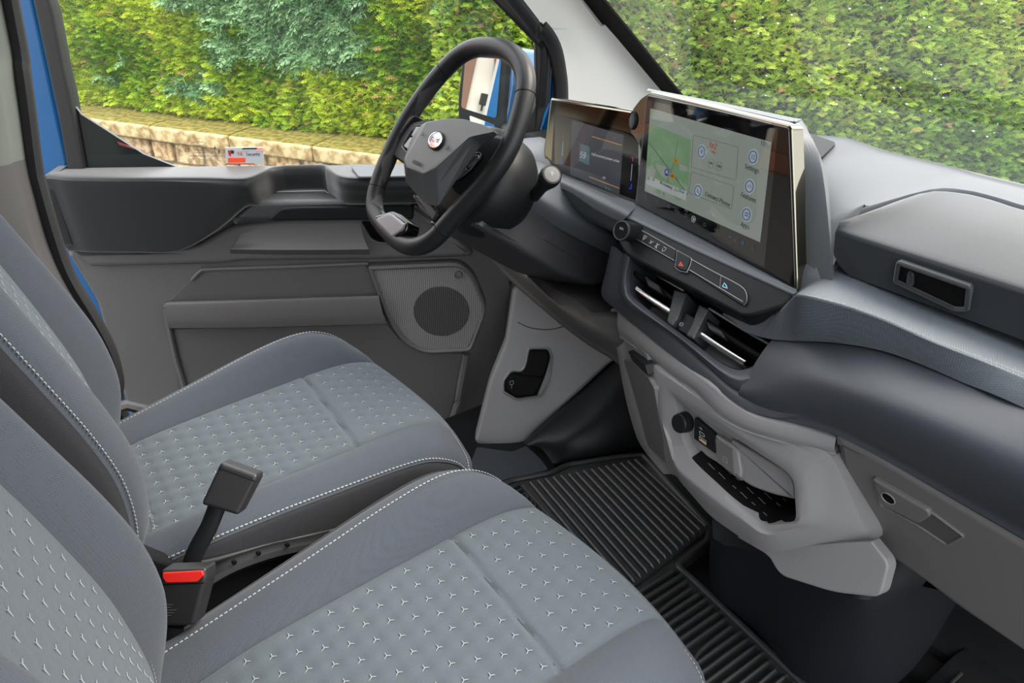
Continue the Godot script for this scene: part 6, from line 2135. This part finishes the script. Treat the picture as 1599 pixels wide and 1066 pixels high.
	for side in [-1.0, 1.0]:
		var dc: Array = df if side < 0 else dn
		b = B.new()
		skin(b, rows.call([side * (PW - 0.004), side * (PW + 0.004), side * (PW + 0.025), side * 0.185, side * 0.212, side * 0.226], [blend(dp, dp, 0, -0.008), blend(dp, dc, 0.04, 0.004), blend(dp, dc, 0.55, 0.006), blend(dp, dc, 1.0, 0.003), blend(dc, dc, 1.0, -0.012), blend(dc, dc, 1.0, -0.032)]), 4, 4)
		put("backrest_bolster", b.mesh(70.0), M.bolster_cloth, s, bt)
		b = B.new()
		skin(b, rows.call([side * 0.225, side * 0.235, side * 0.24, side * 0.232, side * 0.19], [blend(dc, dc, 1.0, -0.031), blend(dc, dc, 1.0, -0.048), blend(dc, dc, 0.0, -0.09), blend(dc, dc, 0.0, -0.14), blend(dc, dc, 0.0, -0.16)]), 4, 4)
		put("backrest_side", b.mesh(70.0), M.side_cloth, s, bt)
		for e in [[0.223, -0.0235], [PW + 0.006, 0.006]]:
			var path := []
			for k in ss.size():
				path.append(Vector3((dc[k] + e[1]) if e[0] > 0.2 else dp[k] + e[1], ss[k], side * e[0]))
			path = cr(path, 6)
			b = B.new()
			stitch(b, path, 0.0042, 0.0026, 0.0011, Vector3(1, 0, side * 0.3))
			put("edge_stitching", b.mesh(), M.thread, s, bt).set_meta("kind", "stuff")
	# rear shell
	b = B.new()
	skin(b, [v3([-0.03, -0.06, -0.2, -0.03, 0.3, -0.2, -0.05, 0.69, -0.2]), v3([-0.07, -0.06, -0.17, -0.08, 0.3, -0.17, -0.07, 0.69, -0.17]), v3([-0.07, -0.06, 0.17, -0.08, 0.3, 0.17, -0.07, 0.69, 0.17]), v3([-0.03, -0.06, 0.2, -0.03, 0.3, 0.2, -0.05, 0.69, 0.2])], 3, 3)
	put("backrest_shell", b.mesh(60.0), M.side_cloth, s, bt)
	b = B.new()
	for side in [-1.0, 1.0]:
		tube(b, [Vector3(-0.03, 0.6, side * 0.06), Vector3(-0.02, 0.78, side * 0.06)], 0.006, 0.006, 8)
	rbox(b, Vector3(-0.01, 0.82, 0), Vector3(0.09, 0.17, 0.26), 0.035)
	put("headrest", b.mesh(), M.bolster_cloth, s, bt)
	# plinth
	b = B.new()
	rbox(b, Vector3(0.27, 0.16, 0), Vector3(0.54, 0.30, 0.40), 0.02)
	put("plinth", b.mesh(), M.black, s)
	return s

func seats():
	var s := make_seat("grey-blue patterned cloth seat behind the steering wheel", -0.43, 0.0, "front seats")
	# plastic side cover and slide rail, on the side of the gap
	var b := B.new()
	slab(b, rp(v2([-0.0326, 0.0126, -0.0049, 0.0061, 0.0301, -0.0128, 0.0717, -0.0353, 0.1143, -0.0283, 0.196, -0.0122, 0.2972, 0.0046, 0.4305, 0.0409, 0.491, 0.0592, 0.5152, 0.0531, 0.5183, 0.0183, 0.3136, -0.0583, 0.2126, -0.0844, 0.1331, -0.1205, 0.0315, -0.1839, -0.0101, -0.1745]), 0.008), -0.03, 0.0, 0.006)
	var t: Transform3D = Transform3D(Basis(), Vector3(0, 0, 0.43)) * Transform3D(Vector3(0.9179, -0.3968, 0), Vector3(0.3958, 0.9156, -0.0705), Vector3(0.028, 0.0648, 0.9975), Vector3(0.0341, 0.4745, -0.18))
	put("side_panel", b.mesh(), M.black, s, t)
	b = B.new()
	var rail := v3([0.105, -0.0544, 0.012, 0.1432, -0.0327, 0.012, 0.2021, -0.0164, 0.012, 0.2728, -0.0085, 0.012, 0.3217, -0.0043, 0.012])
	tube(b, cr(rail, 4), 0.010, 0.014, 8, false, Vector3(0, 0, 1))
	put("slide_rail", b.mesh(), M.black, s, t)
	for q in v3([0.1063, -0.032, 0.024, 0.1373, -0.0207, 0.024, 0.1705, -0.0101, 0.024, 0.2125, -0.001, 0.024]):
		b = B.new()
		lathe(b, v2([0.0035, -0.003, 0.0035, 0.001, 0.0, 0.002]), 10, Transform3D(Basis(), q))
		put("bolt", b.mesh(), M.deep, s, t)
	b = B.new()
	slab(b, rp(v2([-0.0103, -0.0675, 0.0158, -0.0562, 0.0219, -0.0726, 0.0337, -0.0666, 0.0412, -0.0904, 0.0608, -0.1802, 0.0063, -0.168]), 0.003), -0.02, 0.014, 0.004)
	put("bracket", b.mesh(), M.black, s, t)
	b = B.new()
	tube(b, v3([0.0941, 0.4072, -0.66, 0.1206, 0.408, -0.66, 0.1514, 0.3844, -0.66]), 0.012, 0.01, 8)
	put("recline_lever", b.mesh(), M.shroud, s, Transform3D(Basis(), Vector3(0, 0, 0.43)))
	b = B.new()
	var bar := v3([0.6156, 0.12, -0.3776, 0.6168, 0.14, -0.3728, 0.6405, 0.14, -0.3606, 0.6481, 0.14, -0.3476, 0.6536, 0.12, -0.3303])
	tube(b, cr(bar, 3), 0.006, 0.006, 8)
	put("slide_handle", b.mesh(), M.shroud, s, Transform3D(Basis(), Vector3(0, 0, 0.43)))

	make_seat("grey-blue patterned cloth seat nearest the viewer, facing the pale console and glovebox", 0.12, -0.065, "front seats")

	# ---- belt buckles between the seats
	var k := thing("seat_belt_buckle", "black seat belt buckle standing up on a stalk, seen from its back", "buckle", Transform3D(Vector3(0.658, -0.3081, 0.6871), Vector3(0.5333, 0.8349, -0.1363), Vector3(-0.5317, 0.4561, 0.7136), Vector3(0.168, 0.563, -0.17)), "seat belt buckles")
	b = B.new()
	slab(b, rp(v2([-0.0008, -0.0003, 0.0509, 0, 0.0525, -0.0068, 0.0454, -0.06, -0.0053, -0.0635, -0.006, -0.0564]), 0.005, 4), -0.026, 0.0, 0.005, 4)
	put("housing", b.mesh(), M.buckle, k)
	b = B.new()
	tube(b, v3([-0.0005, -0.0084, 0.0002, 0.0512, -0.0081, 0.0002]), 0.0006, 0.0006, 5)
	put("split_line", b.mesh(), M.deep, k)
	b = B.new()
	tube(b, cr(v3([0.0116, -0.0624, -0.013, 0.0106, -0.0954, -0.013, 0.0053, -0.132, -0.013, 0.0058, -0.1721, -0.013]), 4), [0.0125] + range(11).map(func(i): return 0.012) + [0.012], 0.007, 10, false, Vector3(0, 0, 1))
	put("stalk", b.mesh(), M.black, k)
	k = thing("seat_belt_buckle", "black seat belt buckle with a red press button, in the gap between the seats", "buckle", Transform3D(Vector3(0.7406, 0.1359, 0.658), Vector3(0.1808, 0.9029, -0.39), Vector3(-0.6472, 0.4078, 0.6441), Vector3(0.0601, 0.4583, -0.135)), "seat belt buckles")
	b = B.new()
	slab(b, rp(v2([-0.0008, 0.0009, 0.0618, 0.0008, 0.061, -0.0135, 0.0368, -0.0741, -0.0221, -0.0748, -0.0036, -0.0144]), 0.004, 4), -0.026, 0.0, 0.005, 4)
	put("housing", b.mesh(), M.buckle, k)
	b = B.new()
	slab(b, rp(v2([0.0031, -0.0022, 0.0586, -0.0012, 0.0596, -0.0072, 0.0498, -0.0153, 0.0069, -0.0151, 0.0023, -0.0082]), 0.002, 3), -0.004, 0.002, 0.001)
	put("press_button", b.mesh(), M.red, k)
	b = B.new()
	tube(b, v3([-0.0039, -0.0185, 0.0003, 0.058, -0.0175, 0.0003]), 0.0006, 0.0006, 5)
	put("split_line", b.mesh(), M.deep, k)
	b = B.new()
	var p0: Vector2 = Vector2(-0.0101, -0.0595)
	for r in 5:
		tube(b, [Vector3(p0.x + 0.001 * (r % 2), p0.y + r * 0.0035, 0.0003), Vector3(p0.x + 0.018 + 0.004 * (r % 3), p0.y + 0.0005 + r * 0.0035, 0.0003)], 0.0005, 0.0003, 4)
	put("moulded_print", b.mesh(), M.grey, k)
	b = B.new()
	tube(b, v3([-0.0025, -0.0776, -0.013, -0.0118, -0.108, -0.013, -0.0187, -0.1343, -0.013]), 0.018, 0.008, 10, false, Vector3(0, 0, 1))
	put("stalk", b.mesh(), M.black, k)

# ---------------------------------------------------------------- footwells
func footwell():
	# driver's rubber mat: base, raised rim, ribs
	var flat := Transform3D(Basis(Vector3(1, 0, 0), Vector3(0, 0, -1), Vector3(0, 1, 0)), Vector3.ZERO)   # local x = x, y = -z, z = up
	var m := thing("floor_mat", "black ribbed rubber mat in the driver's footwell, reaching back between the seats", "floor mat")
	var o := v2([0.7544, 0.4761, 0.8632, 0.4668, 0.9526, 0.4351, 1.0064, 0.4364, 1.1254, 0.3883, 1.193, 0.3522, 1.1227, 0.0643, 1.0844, 0.038, 0.9802, 0.0301, 0.9803, -0.0053, 0.9529, -0.296, 0.86, -0.6, 0.55, -0.6, 0.55, 0.5])
	var b := B.new()
	slab(b, rp(o, 0.012, 3), -0.014, 0.006, 0.003)
	put("base", b.mesh(), M.rubber, m, flat)
	b = B.new()
	frame(b, rp(o, 0.012, 3), 0.014, 0.0, 0.014, 0.004)
	put("raised_rim", b.mesh(), M.rubber, m, flat)
	var panel := v2([0.8653, 0.4385, 1.1752, 0.3392, 1.1144, 0.065, 0.8184, 0.0404])
	b = B.new()
	slab(b, rp(panel, 0.008, 3), 0.004, 0.010, 0.002)
	put("heel_pad", b.mesh(), M.rubber, m, flat)
	# ribs on the heel pad
	var a0 := Vector3(0.8855, 0.012, -0.4296)
	var a1 := Vector3(0.827, 0.012, -0.0462)
	var b0 := Vector3(1.1478, 0.012, -0.3431)
	var b1 := Vector3(1.1057, 0.012, -0.0687)
	for i in 15:
		var f := i / 14.0
		b = B.new()
		tube(b, [a0.lerp(b0, f), a0.lerp(b0, f).lerp(a1.lerp(b1, f), 0.02), a0.lerp(b0, f).lerp(a1.lerp(b1, f), 0.98), a1.lerp(b1, f)], [0.0015, 0.005, 0.005, 0.0015], [0.001, 0.008, 0.008, 0.001], 8)
		put("rib", b.mesh(30.0), M.rubber, m)
	# cross ribs beside the pad and behind it
	for i in 24:
		var f := (i + 0.4) / 24.0
		var e := (Vector3(0.8551, 0.01, -0.4401) as Vector3).lerp(Vector3(0.8013, 0.01, -0.0406), f)
		var s := e + Vector3(-0.17 - 0.03 * sin(i * 1.3), 0, 0.0)
		b = B.new()
		var q := [s, s.lerp(e, 0.05), s.lerp(e, 0.95), e]
		if i % 5 == 2:
			q = [s, s.lerp(e, 0.35) + Vector3(0, 0, 0.0), s.lerp(e, 0.55) + Vector3(0, 0, 0.012), s.lerp(e, 0.7) + Vector3(0, 0, 0.004), e]
		tube(b, cr(q, 3), 0.0042, 0.008, 8)
		put("rib", b.mesh(30.0), M.rubber, m)
	for i in 22:
		var f := i / 21.0
		var e := (Vector3(0.9521, 0.01, -0.0257) as Vector3).lerp(Vector3(0.9215, 0.01, 0.2833), f * 1.25)
		var s := Vector3(e.x - 0.34 - 0.04 * sin(i * 2.1), e.y, e.z)
		b = B.new()
		var q := [s, s.lerp(e, 0.05), s.lerp(e, 0.95), e]
		if i % 6 == 3:
			q = [s, s.lerp(e, 0.5), s.lerp(e, 0.62) + Vector3(0, 0, 0.014), s.lerp(e, 0.75) + Vector3(0, 0, 0.003), e]
		tube(b, cr(q, 3), 0.0048, 0.008, 8)
		put("rib", b.mesh(30.0), M.rubber, m)

	# passenger mat at the lower right
	var pm := thing("floor_mat", "black rubber mat in the passenger footwell under the glovebox", "floor mat")
	b = B.new()
	slab(b, rp(v2([0.8, -0.42, 1.24, -0.42, 1.42, -0.46, 1.42, -0.84, 0.8, -0.84]), 0.03, 3), -0.014, 0.012, 0.004)
	put("base", b.mesh(), M.black, pm, flat)
	for i in 11:
		b = B.new()
		var z0 := 0.45 + 0.037 * i
		tube(b, cr([Vector3(0.84, 0.012, z0 + 0.05), Vector3(1.0, 0.012, z0 + 0.02), Vector3(1.1, 0.012, z0), Vector3(1.19, 0.012, z0)], 3), 0.003, 0.004, 6)
		put("rib", b.mesh(30.0), M.rubber, pm)

	# grey kick panel by the door, with the bonnet release in its recess
	var kt: Transform3D = Transform3D(Vector3(0.8316, -0.0296, 0.5546), Vector3(0.2278, 0.9289, -0.292), Vector3(-0.5065, 0.3692, 0.7792), Vector3(0.8895, -0.0101, -0.66))
	var k := thing("kick_panel", "pale grey kick panel at the front of the driver's footwell", "trim panel", kt)
	b = B.new()
	slab(b, rp(v2([0.0906, 0.4037, 0.1364, 0.4206, 0.2199, 0.372, 0.3986, 0.2482, 0.341, 0.2057, 0.1263, -0.0017, 0.086, -0.0173, 0.0051, -0.0103, -0.0067, 0.0034, 0.0321, 0.1671, 0.0725, 0.2713]), [0.01, 0, 0, 0, 0.01, 0.01, 0.03, 0.03, 0.01, 0.02, 0.0], 4), -0.06, 0.0, 0.012, 4)
	put("panel", b.mesh(50.0), M.console, k)
	b = B.new()
	var line := v3([0.1016, 0.3165, 0.0005, 0.1383, 0.3018, 0.0005, 0.1881, 0.2988, 0.0005, 0.2377, 0.3125, 0.0005])
	tube(b, cr(line, 4), 0.0015, 0.001, 5)
	put("split_line", b.mesh(), M.black, k)
	b = B.new()
	frame(b, rp(v2([0.1288, 0.2522, 0.1853, 0.2542, 0.1958, 0.2291, 0.1917, 0.182, 0.1872, 0.1549, 0.1677, 0.1209, 0.1009, 0.1105, 0.0639, 0.1325, 0.0636, 0.1646, 0.0848, 0.195, 0.1131, 0.1917, 0.1212, 0.2052]), 0.008), 0.006, -0.01, 0.004, 0.0025)
	put("recess_rim", b.mesh(), M.console, k)
	b = B.new()
	slab(b, rp(v2([0.1341, 0.2468, 0.1824, 0.2471, 0.1894, 0.227, 0.1785, 0.1848, 0.1545, 0.1203, 0.0993, 0.115, 0.069, 0.1353, 0.0687, 0.1607, 0.0884, 0.1878, 0.1167, 0.1862, 0.1249, 0.1997]), 0.008), -0.01, 0.001, 0.0)
	put("release_recess", b.mesh(), M.deep, k)
	b = B.new()
	slab(b, rp(v2([0.1387, 0.2428, 0.1801, 0.243, 0.1855, 0.223, 0.173, 0.1759, 0.1265, 0.1689, 0.1097, 0.1823, 0.1228, 0.1975]), 0.006), 0.0, 0.008, 0.004)
	slab(b, rp(v2([0.0895, 0.1846, 0.1727, 0.1732, 0.1502, 0.1259, 0.1003, 0.1224, 0.0735, 0.1391, 0.0733, 0.161]), 0.008), 0.0, 0.012, 0.005)
	var lever := put("release_lever", b.mesh(), M.deep, k)
	b = B.new()
	frame(b, rp(v2([0.0831, 0.1646, 0.093, 0.1663, 0.0932, 0.1562, 0.0833, 0.1545]), 0.002), 0.0009, 0.0115, 0.0126, 0.0002)
	tube(b, v3([0.0882, 0.1561, 0.0121, 0.0884, 0.146, 0.0121]), 0.0006, 0.0006, 4)
	put("symbol", b.mesh(), M.icon, lever)

	# black foot rest moulding and sill
	var f := thing("foot_rest", "black moulded foot rest rising beside the driver's mat", "foot rest")
	b = B.new()
	skin(b, [
		v3([0.9787, 0, -0.5747, 1.0411, 0.04, -0.5694, 1.1529, 0.1, -0.5633, 1.2567, 0.18, -0.5423]),
		v3([0.9669, 0.015, -0.5482, 1.025, 0.055, -0.5335, 1.1347, 0.115, -0.5175, 1.2393, 0.19, -0.493]),
		v3([0.9874, 0.015, -0.5132, 1.0196, 0.05, -0.4648, 1.0997, 0.09, -0.4386, 1.205, 0.15, -0.4291]),
		v3([0.9862, 0, -0.4669, 1.0303, 0.01, -0.438, 1.1086, 0.03, -0.4005, 1.2148, 0.07, -0.3729]),
		v3([0.9943, -0.02, -0.4607, 1.0493, -0.02, -0.4463, 1.1473, -0.02, -0.4144, 1.2669, -0.02, -0.3678])], 4, 4)
	put("moulding", b.mesh(50.0), M.black, f)
	b = B.new()
	slab(b, rp(v2([0.696, 0.5183, 0.8174, 0.58, 0.8642, 0.6243, 0.9258, 0.5529, 0.971, 0.5535, 0.9669, 0.4841, 0.9571, 0.4409, 0.866, 0.4706, 0.7508, 0.4785, 0.6844, 0.4713, 0.5, 0.62]), 0.01), -0.05, 0.01, 0.005)
	put("sill_plate", b.mesh(), mat(Color8(44, 49, 54), 0.5), f, flat)

	# dark tunnel cover under the console
	var tn := thing("tunnel_cover", "black plastic tunnel cover under the grey console", "cover")
	b = B.new()
	var low := v3([1.193, 0, -0.1718, 1.0064, 0, 0.028, 0.9779, 0, 0.1678, 0.9532, 0, 0.2971, 1.0707, 0, 0.3904, 1.2832, 0, 0.342])
	var up := v3([0.98, 0.2476, -0.0341, 0.93, 0.2283, 0.0644, 0.89, 0.2689, 0.1871, 0.86, 0.3341, 0.3484, 0.89, 0.3397, 0.3914, 0.98, 0.3253, 0.4102])
	low[0] = Vector3(1.3, 0.0, -0.02)
	up[0] = Vector3(1.2, 0.44, -0.02)
	low[5] = Vector3(1.4, 0.0, 0.36)
	skin(b, [low, mid(low, up, 0.5, Vector3(-0.004, 0, 0)), up, shift(up, Vector3(0.1, 0.06, 0))], 4, 4, [2])
	put("cover", b.mesh(50.0), mat(Color8(22, 24, 29), 0.5, 0.0, 0.3), tn)
